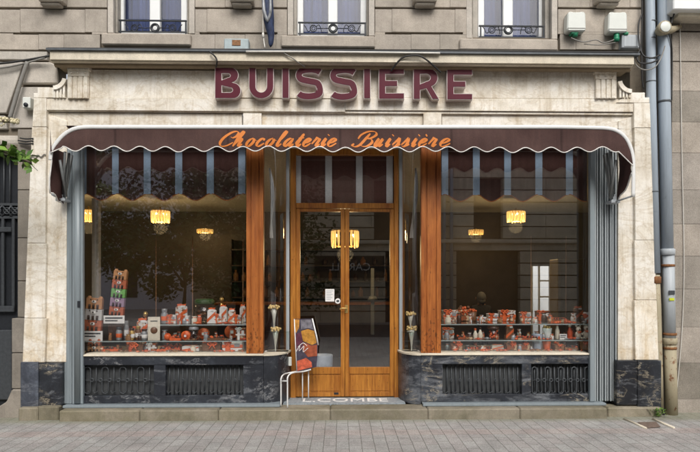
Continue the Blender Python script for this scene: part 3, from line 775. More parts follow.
# notices stuck to the left leaf
nt_ = MB(); nt_.pbox(325.3, 289, 334.3, 301.5, LY + .018, .002)
po_ = tag(nt_.build('paper_notice', M['white']), 'white sheet of paper stuck inside the left door pane', 'notice')
pl_ = MB()
for k in range(6): pl_.pbox(326.3, 290.6 + k * 1.7, 333.2 - (k * 1.7) % 3, 291.1 + k * 1.7, LY + .0165, .001)
pl_.build('print_lines', M['pipe_grey'], po_)
sk = MB(); c0 = P(337.8, 301, LY + .02); 
vs = [(c0.x + .032*math.cos(k*.2618), c0.z + .032*math.sin(k*.2618)) for k in range(24)]
sk.poly(vs, LY + .017, .002); so = sk.build('door_sticker', M['white'])
tag(so, 'small round white sticker beside the paper notice on the door', 'sticker')
sk = MB(); vs = [(c0.x + .018*math.cos(k*.5236), c0.z + .014*math.sin(k*.5236)) for k in range(12)]; sk.poly(vs, LY + .0155, .001); sk.build('sticker_mark', M['iron_grey'], so)

# lettering set in the threshold
def font_mesh(txt, name, mat, parent, extr=.002):
    cu = bpy.data.curves.new(name, 'FONT'); cu.body = txt; cu.size = 1; cu.extrude = extr; cu.align_x = 'LEFT'
    ob = bpy.data.objects.new(name, cu); C.objects.link(ob)
    dg = bpy.context.evaluated_depsgraph_get()
    me = bpy.data.meshes.new_from_object(ob.evaluated_get(dg)); bpy.data.objects.remove(ob)
    me.materials.clear(); me.materials.append(mat); me.name = name
    return me
thr = [o for o in C.objects if o.name == 'threshold'][0]
me = font_mesh('L.COMBE', 'threshold_lettering', M['white'], None)
xs = [v.co.x for v in me.vertices]; ysv = [v.co.y for v in me.vertices]
x0, x1 = XX(303, .33), XX(387.5, .33)
for v in me.vertices:
    v.co.x = x0 + (v.co.x - min(xs)) / (max(xs) - min(xs)) * (x1 - x0) if 0 else x0 + (v.co.x - xs[0]*0 - min(xs)) * (x1 - x0) / (max(xs) - min(xs))
    v.co.y = .22 + (v.co.y - min(ysv)) * .19 / (max(ysv) - min(ysv)); v.co.z = ZS + .0065 + v.co.z * .8
o = bpy.data.objects.new('threshold_lettering', me); C.objects.link(o); adopt(o, thr)

# ================================================================ STRIPED PELMETS
def pelmet(x0, x1, ytop, stripes, per, low, smat, Y, label, scal=True):
    t = thing('striped_pelmet', label, 'pelmet', (XX((x0+x1)/2, Y), Y, ZZ(ytop, Y)))
    n = int((x1 - x0) * 1.5); top, bot = [], []
    c0 = (stripes[0][0] + stripes[0][1]) / 2
    def yb(px):
        if not scal: return low
        return low - 6.8 * (.5 + .5 * math.cos(2 * math.pi * (px - c0) / per))
    rows = [[], [], []]
    for k in range(n + 1):
        px = x0 + (x1 - x0) * k / n
        wob = .006 * math.sin(px * .35) + .004 * math.sin(px * .9)
        for r, yy, w_ in ((0, ytop, .2), (1, (ytop + low) / 2, .7), (2, yb(px), 1.0)):
            p = P(px, yy, Y); p.y += wob * w_; rows[r].append(p)
    MB().grid(rows).build('cloth', M['fabric_in'], t)
    for a, c in stripes:
        r2 = [[], []]
        for k in range(5):
            px = a + (c - a) * k / 4
            for r, yy in ((0, ytop), (1, yb((a + c) / 2) + .5 if scal else low)):
                p = P(px, yy, Y); p.y += -.012; r2[r].append(p)
        MB().grid(r2).build('stripe', smat, t)
    if scal:
        mb = MB(); mb.tube([rows[2][k] + Vector((0, -.004, 0)) for k in range(n + 1)], .006, 5); mb.build('trim', M['trim_orange'], t)
    return t
pelmet(83, 246, 140, [(83.5,87),(112.5,119),(144,151),(175.5,182.5),(207,214),(238.5,245.5)], 31.5, 200.5, M['stripe_blue'], GY + .04, 'brown pelmet with pale blue stripes hanging inside the left shop window')
pelmet(441, 587, 140, [(441.5,448),(472.7,479.5),(504,510.7),(535,542),(565.5,572.5)], 31.1, 201.5, M['stripe_blue'], GY + .04, 'brown pelmet with pale blue stripes hanging inside the right shop window')
pelmet(295, 394, 148, [(294.8,301),(325.3,332),(356,362.5),(386.3,392.7)], 30.5, 203.5, M['stripe_grey'], DF + .075, 'brown pelmet with grey stripes above the two door leaves', False)

# ================================================================ SHUTTERS
def shutter(xs, ytop, ybot, Y, label, ribs, open_):
    t = thing('folding_shutter', label, 'shutter', (XX(sum(xs)/2, Y), Y, ZZ(ybot, Y, sum(xs)/2)))
    return t
t = shutter((62, 83), 140, 404, .06, 'blue grey folding shutter pushed flat beside the left pilaster', 3, 0)
z0, z1 = ZS + .028, ZZ(141, .06)
for a, c, y in ((62.3, 71.6, .055), (72.0, 82.8, .04)):
    mb = MB(); xa, xb = XX(a, y), XX(c, y)
    mb.box(xa, xb, y, y + .05, z0, z1, .005)
    if a < 70: 
        mb.box(xa + (xb-xa)*.35, xa + (xb-xa)*.45, y - .006, y, z0 + .02, z1 - .02, .002); mb.box(xa + (xb-xa)*.75, xa + (xb-xa)*.85, y - .006, y, z0 + .02, z1 - .02, .002)
    else: mb.tube([((xa+xb)/2, y - .004, z0 + .01), ((xa+xb)/2, y - .004, z1)], .034, 12, False, .5)
    for yy in (262, 300, 232):
        pass
    mb.build('shutter_leaf', M['shutter'], t)
mb = MB(); mb.pbox(77.2, 301, 79.6, 307.5, .012, .02, .002); mb.build('lock', M['iron'], t)
t = shutter((590, 618), 140, 404, .06, 'blue grey accordion shutter folded in pleats beside the right pilaster', 9, 1)
n = 9; z1 = ZZ(143, .06, 604)
mb = MB(); mb.box(XX(589.5, .05), XX(594.3, .05), .03, .09, z0, z1, .006); mb.build('end_post', M['shutter'], t)
for k in range(n):
    a = 594.9 + k * 2.58; mb = MB(); y = .06
    xa, xb = XX(a, y), XX(a + 1.25, y)
    mb.box(xa, xb, y + .014 * (k % 2), y + .10, z0, z1, .003)
    mb.build('pleat', M['pleat'], t)
bkp = MB(); bkp.pbox(594, 143, 619, 403, .19, .01, 0, ref=606); bkp.build('pleat_backing', M['iron'], t)

# ================================================================ AWNING
AY = -.34
aw = thing('awning', 'closed brown canvas awning with scalloped white edge and orange script over the shop windows', 'awning', (0, AY, ZZ(127, AY)))
bar = [(50.3,160),(51.5,151.5),(56,143.5),(63,135.5),(72,129.8),(84,127.2),(110,127)] + [(150 + 45*k, 127) for k in range(10)] + [(590,127.6),(606,128.2),(616,130.5),(624,136),(629.5,144.5),(632.8,156),(633.4,170),(633.2,197)]
def zc(px, py): return py
pts = []
XC = 345
def PA(px, py, Y=AY):      # level line helper: heights read in the middle column
    return Vector((XX(px, Y), Y, ZZ(py, Y, px)))
def lev(px):               # the bar is level in the photograph's left half and 1 px lower at right
    return 0
bp = spline([PA(a, b, AY) for a, b in bar], 5)
rad = [.0215 if 8 < i < len(bp) - 40 else .020 for i in range(len(bp))]
for i in range(1, len(rad) - 1): pass
def smooth(a, n=6):
    for _ in range(n): a = [a[0]] + [(a[i-1] + a[i] + a[i+1]) / 3 for i in range(1, len(a)-1)] + [a[-1]]
    return a
mb = MB(); mb.tube(bp, smooth(rad), 10, False, .6); mb.build('front_bar', M['white_metal'], aw)
def ytop(px):
    q = bar[:-1]
    for (a, b), (c, d) in zip(q, q[1:]):
        if a <= px <= c and c > a: return b + (d - b) * (px - a) / (c - a) + 1.5
    return 128.5
def ybot(px):
    v = 149.4 - 2.5 * math.cos(2 * math.pi * (px - 217) / 25.7) + (px - 340) * .002
    v += .35 * math.sin(px * .037 + 1) + .25 * math.sin(px * .113)
    if px < 63: v = 147.5 + (63 - px) * .42
    if px > 618: v = 151.2 + (px - 618) * .98
    return v
def fabY(px, f): return AY - .012 * f - (.007 * math.sin(px * .2445 + 1.2) + .004 * math.sin(px * .093 + f * 2)) * f - .003 * math.sin(px * .53) * f - .010 * math.sin(px * .031) * math.sin(f * 3.14)
NP = 360; rows = [[] for _ in range(7)]; edge = []
for k in range(NP + 1):
    px = 50.2 + (633 - 50.2) * k / NP
    yt, yb = min(ytop(px), ybot(px) - 1.2), ybot(px)
    for r in range(7):
        f = r / 6
        y = fabY(px, f)
        rows[r].append(P(px, yt + (yb - yt) * f, y))
    edge.append(rows[6][-1])
MB().grid(rows).build('canvas', M['canvas'], aw)
mb = MB(); mb.tube([e + Vector((0, -.003, 0)) for e in edge], .0056, 6); mb.build('piping', M['piping'], aw)
# top cloth rolled back to the wall
rows = []
for Y, py in ((AY + .01, 127), (-.20, 122), (-.03, 124)):
    z = ZZ(127, AY) + (.03 if Y == -.20 else 0) - (.02 if Y > -.1 else 0)
    rows.append([Vector((XX(60 + 565*k/40, AY), Y, z)) for k in range(41)])
MB().grid(rows).build('top_cloth', M['fabric'], aw)
# side returns
def side_return(px, ya, ends, YB):
    rows = []; n = 8
    for i in range(n + 1):
        f = i / n; Y = AY + (YB - AY) * f; x = XX(px, AY) 
        zt = ZZ(ya, AY, px); zb = ZZ(ends[0], AY, px) * (1 - f) + (ZZ(ends[0], AY, px) - (ends[1] - ends[0]) / 96.0) * f
        zb += .018 * math.sin(f * math.pi * 3)
        rows.append([Vector((x + .012 * math.sin(f * 6 + j), Y, zt + (zb - zt) * j / 6)) for j in range(7)])
    MB().grid(rows).build('side_cloth', M['fabric'], aw)
    mb = MB(); mb.tube([r[-1] for r in rows], .008, 6); 
    if px < 300: mb.tube([r for r in rows[0]], .008, 6)
    mb.build('piping', M['piping'], aw)
side_return(50.5, 146, (193, 202), -.03); side_return(632, 147, (173, 200), -.03)
# folding arms and wall brackets
for s_, (bx, by) in enumerate(((63, 199), (613, 201))):
    mb = MB(); sg = 1 if s_ == 0 else -1
    B = P(bx, by, -.03)
    for k, (tx, ty, Y) in enumerate(((bx + sg*2, 152, -.30), (bx + sg*6, 153, -.22), (bx + sg*9, 155, -.12), (bx - sg*3, 160, -.26))):
        mb.tube([B + Vector((sg*.02*k, -.02*k, .02)), P(tx, ty, Y)], .015, 7)
    mb.tube([P(bx + sg*8, 158, -.10), P(bx + sg*2, 192, -.05)], .012, 7)
    mb.build('folding_arm', M['arm'], aw)
    mb = MB(); mb.box(B.x - .05, B.x + .05, -.10, .06, B.z - .03, B.z + .0, .005); mb.box(B.x - .03, B.x + .03, -.06, -.02, B.z, B.z + .07, .004)
    xe = XX(51 if s_ == 0 else 632, AY); mb.tube([Vector((B.x, -.08, B.z - .015)), Vector((xe, AY + .02, B.z + .01))], .010, 6)
    mb.build('wall_bracket', M['pipe_grey'], aw)

# painted script: pen strokes laid on the canvas
GLY = {
 'C': [[(.80,1.18),(1.02,1.04),(1.30,1.25),(1.34,1.62),(1.05,1.84),(.62,1.66),(.20,1.08),(.10,.45),(.38,.04),(.85,.08),(1.30,.48)]],
 'h': [[(.0,.35),(.26,1.0),(.42,1.62),(.36,1.84),(.22,1.6),(.10,.8),(.04,0)], [(.06,.1),(.30,.78),(.52,1.0),(.64,.82),(.58,.25),(.70,.0),(.95,.30)]],
 'o': [[(.48,.97),(.22,.86),(.05,.45),(.18,.05),(.45,.05),(.66,.48),(.60,.88),(.45,.97),(.62,.80),(.95,.72)]],
 'c': [[(.62,.72),(.56,.96),(.28,.90),(.06,.45),(.20,.05),(.48,.04),(.85,.40)]],
 'l': [[(-.05,.3),(.22,1.0),(.40,1.62),(.35,1.86),(.20,1.6),(.10,.8),(.08,.2),(.24,.0),(.55,.32)]],
 'a': [[(.62,.86),(.38,.98),(.10,.70),(.04,.25),(.22,.0),(.46,.28),(.64,.92)], [(.66,.98),(.60,.25),(.72,.0),(.98,.30)]],
 't': [[(-.05,.3),(.20,.95),(.34,1.55)], [(.34,1.5),(.24,.8),(.20,.2),(.36,.0),(.62,.30)], [(-.04,1.0),(.30,1.04),(.60,1.06)]],
 'e': [[(.02,.35),(.35,.48),(.58,.78),(.44,.99),(.18,.84),(.05,.40),(.22,.03),(.48,.04),(.82,.40)]],
 'r': [[(-.02,.3),(.18,.95),(.22,1.08),(.32,.94),(.56,.90),(.50,.25),(.60,.0),(.84,.30)]],
 'i': [[(-.02,.3),(.22,.98),(.18,.3),(.28,.0),(.55,.32)], [(.30,1.34),(.34,1.42)]],
 'u': [[(-.02,.3),(.18,.98),(.10,.35),(.22,.0),(.44,.22),(.64,.95),(.58,.25),(.70,.0),(.95,.30)]],
 's': [[(-.06,.22),(.28,.86),(.36,1.02),(.50,.60),(.48,.18),(.26,.0),(.02,.12)], [(.46,.08),(.78,.32)]],
 'g': [[(.02,.35),(.35,.48),(.58,.78),(.44,.99),(.18,.84),(.05,.40),(.22,.03),(.48,.04),(.82,.40)], [(.18,1.52),(.46,1.24)]],
 'B': [[(.70,1.60),(.55,.95),(.36,.25),(.05,-.02),(-.28,.10),(-.22,.36)], [(-.10,.95),(-.02,1.45),(.45,1.84),(1.05,1.80),(1.28,1.42),(1.00,1.06),(.68,.98),(1.05,.90),(1.28,.50),(1.02,.06),(.60,.04),(.42,.24)]],
}
script = MB(); U = 8.15; SH = .56
def pen(paths, x0, y0, sx=1.0):
    for path in paths:
        pts = spline([(a * sx + b * SH, b, 0) for a, b in path], 7)
        L, Rr = [], []
        for i, p in enumerate(pts):
            t = (pts[min(i+1, len(pts)-1)] - pts[max(i-1, 0)]); t.normalize()
            down = abs(t.x * -.42 + t.y * -.90)
            w_ = .050 + .125 * down ** 2
            f = i / (len(pts) - 1); w_ *= min(1, .5 + 3 * min(f, 1 - f))
            nrm = Vector((-t.y, t.x, 0)) * w_
            L.append(p + nrm); Rr.append(p - nrm)
        def q(v):
            X_, Y_ = x0 + v.x * U, y0 - v.y * U
            f_ = min(1, max(0, (Y_ - 128.5) / (ybot(X_) - 128.5))); return P(X_, Y_, fabY(X_, f_) - .0035)
        rows = [[q(a) for a in L], [q(a) for a in Rr]]
        script.grid(rows)
def word(items, y0):
    global script
    script = MB()
    o_, k_, t_ = (217.2, 1.07, 217.0) if items[0][0] == 'C' else (357.5, 1.155, 355.0)
    for ch, x, sx in items: pen(GLY[ch], t_ + (x - o_) * k_, y0, sx * 1.04)
    script.build('script_word', M['script'], aw)
word([('C',217.2,1.25),('h',231.5,1.05),('o',243.0,1.1),('c',252.5,1.05),('o',261.5,1.1),('l',271.8,.95),('a',278.5,1.15),('t',289.5,1.0),('e',296.2,1.05),('r',304.6,1.1),('i',313.2,1.0),('e',319.2,1.2)], 146.4)
word([('B',357.5,1.35),('u',373.0,1.05),('i',382.8,.95),('s',389.4,1.05),('s',397.2,1.05),('i',405.4,.95),('g',411.4,1.1),('r',420.0,1.1),('e',429.6,1.45)], 146.6)

# ================================================================ SIGN LETTERS
sg = thing('shop_sign', 'row of raised maroon capital letters with pale edges on the marble frieze', 'sign', (0, -.05, ZZ(97, -.05)))
SY = -.078
def ribbon(path, th):
    pts = [Vector((a, b, 0)) for a, b in path]; L, Rr = [], []
    for i, p in enumerate(pts):
        t = pts[min(i+1, len(pts)-1)] - pts[max(i-1, 0)]; t.normalize()
        n_ = Vector((-t.y, t.x, 0)) * th / 2; L.append(p + n_); Rr.append(p - n_)
    return [[(v.x, v.y) for v in L + Rr[::-1]]]
def arcp(cx, cy, rx, ry, a0, a1, n=14): return [(cx + rx*math.cos(R(a0 + (a1-a0)*k/n)), cy + ry*math.sin(R(a0 + (a1-a0)*k/n))) for k in range(n+1)]
T = 7.2
def gI(x, y0, y1): return [[(x, y0), (x + T, y0), (x + T, y1), (x, y1)]]
def gE(x, w_, y0, y1):
    m = (y0 + y1) / 2 - .2; t = 6.2; mw = w_ * .74
    return [[(x, y0), (x+w_, y0), (x+w_, y0+t), (x+T, y0+t), (x+T, m-t/2), (x+mw, m-t/2), (x+mw, m+t/2), (x+T, m+t/2), (x+T, y1-t), (x+w_, y1-t), (x+w_, y1), (x, y1)]]
def gU(x, w_, y0, y1):
    r = w_ / 2; cx = x + r
    outer = [(x, y0)] + arcp(cx, y1 - r*1.0, r, r, 180, 0) + [(x + w_, y0)]
    ri = r - T; inner = [(x + w_ - T, y0)] + arcp(cx, y1 - r, ri, r - 6.6, 0, 180) + [(x + T, y0)]
    return [outer + inner]
def gS(x, w_, y0, y1):
    t = 7.0; h = t / 2; cx = x + w_ / 2; 
    pts = spline([(x+w_-2.6, y0+5.6, 0), (x+w_-6.5, y0+3.4, 0), (cx, y0+2.6, 0), (x+5.2, y0+4.2, 0), (x+3.0, y0+8.4, 0), (x+5.4, y0+12.2, 0), (cx, y0+14.2, 0), (x+w_-5.4, y0+16.4, 0), (x+w_-3.0, y1-8.2, 0), (x+w_-5.4, y1-4.4, 0), (cx, y1-2.8, 0), (x+6.0, y1-3.6, 0), (x+2.4, y1-6.0, 0)], 6)
    return ribbon([(p.x, p.y) for p in pts], t)
def gB(x, w_, y0, y1):
    m = (y0 + y1) / 2 - .4
    r1 = (m - y0) / 2; r2 = (y1 - m) / 2
    outer = [(x, y0)] + [(x + w_ - 2.2 - r1, y0)] + arcp(x + w_ - 2.4 - r1, y0 + r1, r1, r1, -88, 75) + arcp(x + w_ - r2, m + r2, r2, r2, -70, 90) + [(x, y1)]
    h1 = [(x+T, y0+6.0)] + arcp(x + w_ - 5.4 - r1, y0 + r1 + .4, r1 - 5.4, r1 - 5.6, -90, 90) + [(x+T, m-2.8)]
    h2 = [(x+T, m+3.2)] + arcp(x + w_ - 3.4 - r2, m + r2 - .6, r2 - 5.0, r2 - 5.6, -90, 90) + [(x+T, y1-6.2)]
    return [outer, h1, h2]
def gR(x, w_, y0, y1):
    m = y0 + (y1 - y0) * .60; r = (m - y0) / 2
    outer = [(x, y0), (x + w_ - 1.2 - r, y0)] + arcp(x + w_ - 1.4 - r, y0 + r, r, r, -88, 60) + [(x + w_ - 7.5, m - .4), (x + w_, y1), (x + w_ - 7.2, y1), (x + w_ - 13.2, m + 1.8), (x + T, m + 3.4), (x + T, y1), (x, y1)]
    h = [(x+T, y0+6.0)] + arcp(x + w_ - 4.0 - r, y0 + r, r - 5.2, r - 5.8, -90, 80) + [(x + T, m - 3.2)]
    return [outer, h]
def letter(gl, off=.75):
    def curve(nm, Y, d, offset):
        cu = bpy.data.curves.new(nm, 'CURVE'); cu.dimensions = '2D'; cu.fill_mode = 'BOTH'; cu.extrude = d / 2; cu.offset = offset
        for poly in gl:
            sp = cu.splines.new('POLY'); sp.points.add(len(poly) - 1)
            for q, (a, b) in zip(sp.points, poly):
                p = P(a, b, SY); q.co = (p.x, p.z, 0, 1)
            sp.use_cyclic_u = True
        ob = bpy.data.objects.new(nm, cu); C.objects.link(ob)
        me = bpy.data.meshes.new_from_object(ob.evaluated_get(bpy.context.evaluated_depsgraph_get()))
        bpy.data.objects.remove(ob)
        for v in me.vertices: v.co = Vector((v.co.x, Y + d/2 - v.co.z, v.co.y))
        me.flip_normals()
        me.name = nm; me.materials.clear(); return me
    me = curve('letter', SY, .098, 0); me.materials.append(M['letter_side'])
    o = bpy.data.objects.new('letter', me); C.objects.link(o); adopt(o, sg)
    mf = curve('letter_face', SY - .005, .0045, -.0062); mf.materials.append(M['maroon'])
    f = bpy.data.objects.new('letter_face', mf); C.objects.link(f); adopt(f, o)
letter(gB(214.8, 26.2, 67.6, 98.6)); letter(gU(248.8, 25.0, 67.3, 98.8)); letter(gI(282.0, 67.4, 98.4))
letter(gS(296.0, 27.0, 67.0, 99.2)); letter(gS(330.2, 27.0, 67.4, 99.6)); letter(gI(363.5, 67.8, 98.8))
letter(gE(378.6, 25.8, 68.2, 99.2)); letter(gR(413.2, 26.2, 68.4, 99.4)); letter(gE(446.8, 25.8, 69.0, 99.8))

# ================================================================ PIPES, BOXES, CABLES
def straight(pts, r, name, mat, t, n=14):
    mb = MB(); mb.tube(pts, r, n); return mb.build(name, mat, t)
PY = .04
t = thing('drainpipe', 'thinner grey downpipe beside the marble pilaster with a cream iron foot', 'drainpipe', (XX(651, PY), PY, 0))
def pp(x, y, Y=PY): return P(x, y, Y)
xa, xb, xc = 650.8, 655.5, 660.0
straight([pp(xa - 4.4, -300), pp(xa - .8, 0), pp(xa + .4, 100), pp(xb, 273)], .052, 'pipe', M['zinc'], t)
straight([pp(xb + .1, 275), pp(xb + 1.6, 310), pp(xb + 3.2, 372), pp(xb + 4.0, 408)], .044, 'iron_pipe', M['castiron'], t)
for yy, r, m in ((22, .0545, 'zinc'), (39, .0545, 'zinc'), (60, .0545, 'zinc'), (82, .0545, 'zinc'), (192, .0545, 'zinc')):
    mb = MB(); mb.lathe([(r - .001, -.006), (r, -.004), (r, .004), (r - .001, .006)], 14, pp(xa + (yy > 150) * 2.4 + .2, yy)); mb.build('pipe_joint', M['lead'], t)
mb = MB(); mb.lathe([(.046, -.05), (.056, -.045), (.056, .02), (.049, .03)], 14, pp(xb + .2, 279)); mb.build('collar', M['rust'], t)
t = thing('drainpipe', 'thicker grey downpipe nearer the right edge with rusty collars and a yellow sticker', 'drainpipe', (XX(668, PY), PY, 0))
r2 = .068
straight([P(662.5, -300, PY), P(663.2, 0, PY), P(664.3, 100, PY), P(667.2, 252, PY)], .066, 'pipe', M['zinc'], t, 16)
straight([P(668.2, 252, PY), P(669.6, 340, PY)], .064, 'grey_pipe', M['pipe_grey'], t, 16)
straight([P(669.8, 341, PY), P(671.6, 418, PY)], .066, 'iron_pipe', M['castiron'], t, 16)
for yy, x, r, m in ((252, 667.6, .078, 'pipe_grey'), (265.5, 668, .072, 'rust'), (334, 669.7, .074, 'rust'), (341, 669.8, .078, 'castiron'), (102, 664.4, .071, 'lead'), (348, 670, .072, 'rust')):
    mb = MB(); hgt = .035 if yy in (252, 341) else .014
    mb.lathe([(r - .006, -hgt), (r, -hgt + .004), (r, hgt - .004), (r - .006, hgt)], 16, P(x, yy, PY)); mb.build('collar', M[m], t)
mb = MB(); mb.pbox(669, 290.5, 675, 294.5, PY - .071, .012, .002); mb.build('dark_label', M['iron_grey'], t)
M['yellow'] = plain('yellow_sticker', (.55,.62,.03), .5)
mb = MB(); mb.pbox(669.5, 298, 674.5, 300.6, PY - .071, .012, .002); mb.build('yellow_label', M['yellow'], t)
# meter boxes
for x0, x1, y0, y1, lab in ((567, 586.5, 11.5, 31, 'white alarm box with green foot, left of the pair above the cornice'), (608, 628, 11.8, 32, 'white alarm box with green foot, nearer the downpipes')):
    t = thing('alarm_box', lab, 'box', (XX((x0+x1)/2, 0), WY, ZZ(y1, .02)))
    mb = MB(); mb.ppoly([(x0+.8, y0+1.5), (x0+2, y0+.6), (x0+3.5, y0-.6), (x0+5.5, y0+.4), (x1-5.5, y0+.4), (x1-3.5, y0-.6), (x1-2, y0+.6), (x1-.8, y0+1.5), (x1-.3, y1-1.5), (x1-1.5, y1), (x0+1.5, y1), (x0+.3, y1-1.5)], .0, .12, .012)
    mb.build('housing', M['off_white'], t)
    mb = MB(); mb.pbox(x0 + 1, y1 - 3.2, x1 - 1, y1 - 2.6, -.003, .01); mb.build('seam', M['cable_grey'], t)
    gx = x0 + 8 if x0 < 600 else x0 + 8.5
    mb = MB(); mb.tube([P(gx, y1 + .5, .05), P(gx, y1 + (5.8 if x0 < 600 else 9.5), .05)], .03, 10)
    if x0 < 600: mb.pbox(gx - 4, y1 + .6, gx + 4, y1 + 3, .02, .08, .01)
    else: mb.pbox(x1 - 4, y1 - .5, x1 + 1, y1 + 2.5, .02, .06, .01); mb.sphere(P(gx, y1 + 7, .05), .034, 10)
    mb.build('foot', M['green'], t)
t = thing('junction_box', 'grey square junction box tucked under the alarm box by the downpipes', 'box', (XX(631, 0), WY, ZZ(48, .04)))
mb = MB(); mb.pbox(622, 34.5, 640.5, 48, .04, .09, .008); mb.build('housing', M['pipe_grey'], t)
mb = MB(); mb.pbox(624, 36, 638.5, 46.5, .034, .008, .003); mb.build('cover', M['pipe_grey'], t)
t = thing('junction_box', 'pale blue grey box with a brown label standing on the cornice', 'box', (XX(236, 0), WY, ZZ(49.5, 0)))
mb = MB(); mb.pbox(224, 38.5, 248.5, 49.5, .0, .12, .008); mb.build('housing', M['off_white'] if 0 else plain('blue_grey_box', (.36,.43,.44), .5), t)
mb = MB(); mb.pbox(232, 39.8, 240.5, 45.5, -.006, .01, .002); mb.build('label_plate', M['kraft'], t)
t = thing('door_camera', 'small white camera box with dark lens beside the top of the left pilaster', 'camera', (XX(26, 0), .1, ZZ(108, .04)))
mb = MB(); mb.pbox(22.3, 97, 30.2, 108, .02, .10, .006); mb.build('housing', M['off_white'], t)
mb = MB(); c = P(26.3, 105, .02); mb.tube([c + Vector((0, .0, 0)), c + Vector((0, -.02, 0))], .022, 12); mb.build('lens', M['iron'], t)
# flood lamp and light box at the right edge
t = thing('flood_lamp', 'round frosted lamp head on a short arm in front of the thick downpipe', 'lamp', (XX(664, -.1), -.1, ZZ(28, -.1)))
c = P(664, 28, -.12)
mb = MB(); mb.tube([c + Vector((0, .09, 0)), c + Vector((0, .03, 0)), c + Vector((0, -.01, 0)), c + Vector((0, -.03, 0))], [.055, .07, .075, .07], 20); mb.build('lamp_head', M['castiron'], t)
mb = MB(); mb.tube([c + Vector((0, -.031, 0)), c + Vector((0, -.036, 0))], [.060, .052], 20); mb.build('lens', M['off_white'], t)
mb = MB(); mb.tube([c + Vector((.05, .06, -.0)), c + Vector((.13, .10, .02)), P(680, 27, .10)], [.05, .042, .022], 10); mb.build('arm', M['castiron'], t)
t = thing('light_box', 'white oblong sign box cut off by the top right corner with a pale strip below', 'sign box', (XX(700, -.1), -.1, ZZ(10, -.1)))
mb = MB(); mb.pbox(673.5, -45, 830, 9.5, -.16, .2, .01, ref=690); mb.build('housing', M['white_paint'], t)
mb = MB(); mb.pbox(679, 12, 830, 16, -.08, .2, .006, ref=690); mb.build('strip', M['cream'], t)
mb = MB(); mb.pbox(673, 9.6, 830, 11.8, -.10, .18, .004, ref=690); mb.build('shadow_rail', M['lead'], t)
def cable(pts, r, label, mat='cable', name='cable', k=6):
    mb = MB(); mb.tube(spline([P(*p) for p in pts], k), r, 6); return tag(mb.build(name, M[mat]), label, name.replace('_', ' '))
cable([(246, 51.7, -.215), (300, 51.8, -.215), (380, 52.6, -.215), (440, 53.2, -.215)], .010, 'pale conduit clipped along the cornice above the sign', 'conduit', 'conduit')
cable([(48, 48.2, -.19), (150, 48.7, -.2), (215, 49.3, -.2), (330, 50.0, -.2), (460, 51.2, -.2), (560, 51.8, -.2), (638, 52.2, -.2)], .008, 'thin dark cable running the whole length of the lead flashing', 'cable')
cable([(391, 71, -.11), (397, 63, -.17), (403, 57.5, -.20), (412, 55.5, -.22), (420, 56, -.22), (428, 61, -.2), (436, 68, -.14), (441, 72.5, -.11)], .010, 'dark cable looping over the cornice above the letters ERE', 'cable')
cable([(282, 52, -.21), (292, 58, -.20), (299, 63, -.17), (305, 67, -.11)], .006, 'thin cable slanting down the cornice above the letter S', 'cable_grey')
cable([(210, 52, -.21), (213, 54.5, -.22), (216, 58, -.2), (217, 62, -.19), (216, 67, -.11)], .009, 'short dark cable tail above the letter B', 'cable')
cable([(-40, 66, .08), (0, 63.5, .06), (20, 61, .06), (36, 58.5, .05), (49, 56, .0)], .012, 'dark cable sloping up to the left end of the cornice', 'cable')
cable([(-40, 71, .08), (0, 68, .06), (22, 64, .06), (46, 57.5, .02)], .010, 'pale cable below the dark one at the left end of the cornice', 'cable_grey')
cable([(27.5, 62, .05), (20, 84, .05), (14, 104, .05), (10, 118, .05)], .022, 'thick grey conduit slanting down across the arch stones', 'cable_grey', 'conduit')
for k, (yy, dx) in enumerate(((139, 0), (141.5, 2), (144, 1))):
    cable([(20 - dx, yy - 1, .07), (26, yy, .05), (33, yy - .5, -.01)], .008, ['top', 'middle', 'bottom'][k] + ' of three short dark cables crossing the grey pillar at the left', 'cable')
cable([(30, 158, -.01), (33, 155.5, -.012), (35, 158.5, -.012), (38, 155, -.012), (41, 157, -.012), (44, 154.5, -.012), (46, 155, -.012)], .006, 'dry wiry twig of cable on the left marble pilaster', 'cable_grey')
cable([(571, 38, .03), (583, 42, .0), (596, 40, .03), (604, 43, .02), (616, 39, .05)], .006, 'thin sagging cable between the two white alarm boxes', 'cable_grey')
cable([(584, 44, .03), (600, 45, .02), (618, 42, .05)], .005, 'lower thin cable below the sagging one under the alarm boxes', 'cable_grey')
for k, pts in enumerate((
    [(641.5, -40, .06), (642, 16, .06), (641.5, 40, .05), (642, 75, .06), (643.5, 88, .06)],
    [(642, 14, .05), (638.5, 25, .02), (639, 42, .0), (643, 55, -.06), (652, 58, -.08), (660, 55, -.06)],
    [(636, 54, -.05), (634, 60, -.1), (638, 67, -.13), (646, 70, -.12), (655, 67, -.10), (661, 58, -.08), (665, 46, -.06)],
    [(640, 50, -.04), (637, 57, -.1), (640, 63, -.12), (650, 63, -.1), (658, 60, -.08)],
    [(668, 30, -.05), (671, 42, -.03), (672, 60, .05), (671.5, 100, .07)],
    [(677, 12, -.02), (679, 6, -.02), (676, 4, -.05), (674, 14, -.05), (671, 24, -.06)])):
    cable(pts, .009 if k != 2 else .007, ['dark cable running straight down behind the thin downpipe', 'black cable bulging out left of the thin downpipe', 'pale loop of slack cable hanging below the cornice end', 'dark inner loop of cable round the thin downpipe', 'dark cable running down the right side of the thick downpipe', 'black cable knot above the round lamp'][k], 'cable_grey' if k == 2 else 'cable')
cable([(680, 15, .10), (680.5, 60, .105), (682, 160, .105), (684, 260, .105), (682, 330, .105), (676, 400, .10)], .005, 'thin white cable running down the right hand wall', 'conduit')
cable([(659, 300, .08), (660, 350, .07), (662, 398, .05), (664, 415, .0)], .012, 'black hose standing between the two downpipe feet', 'cable', 'hose')
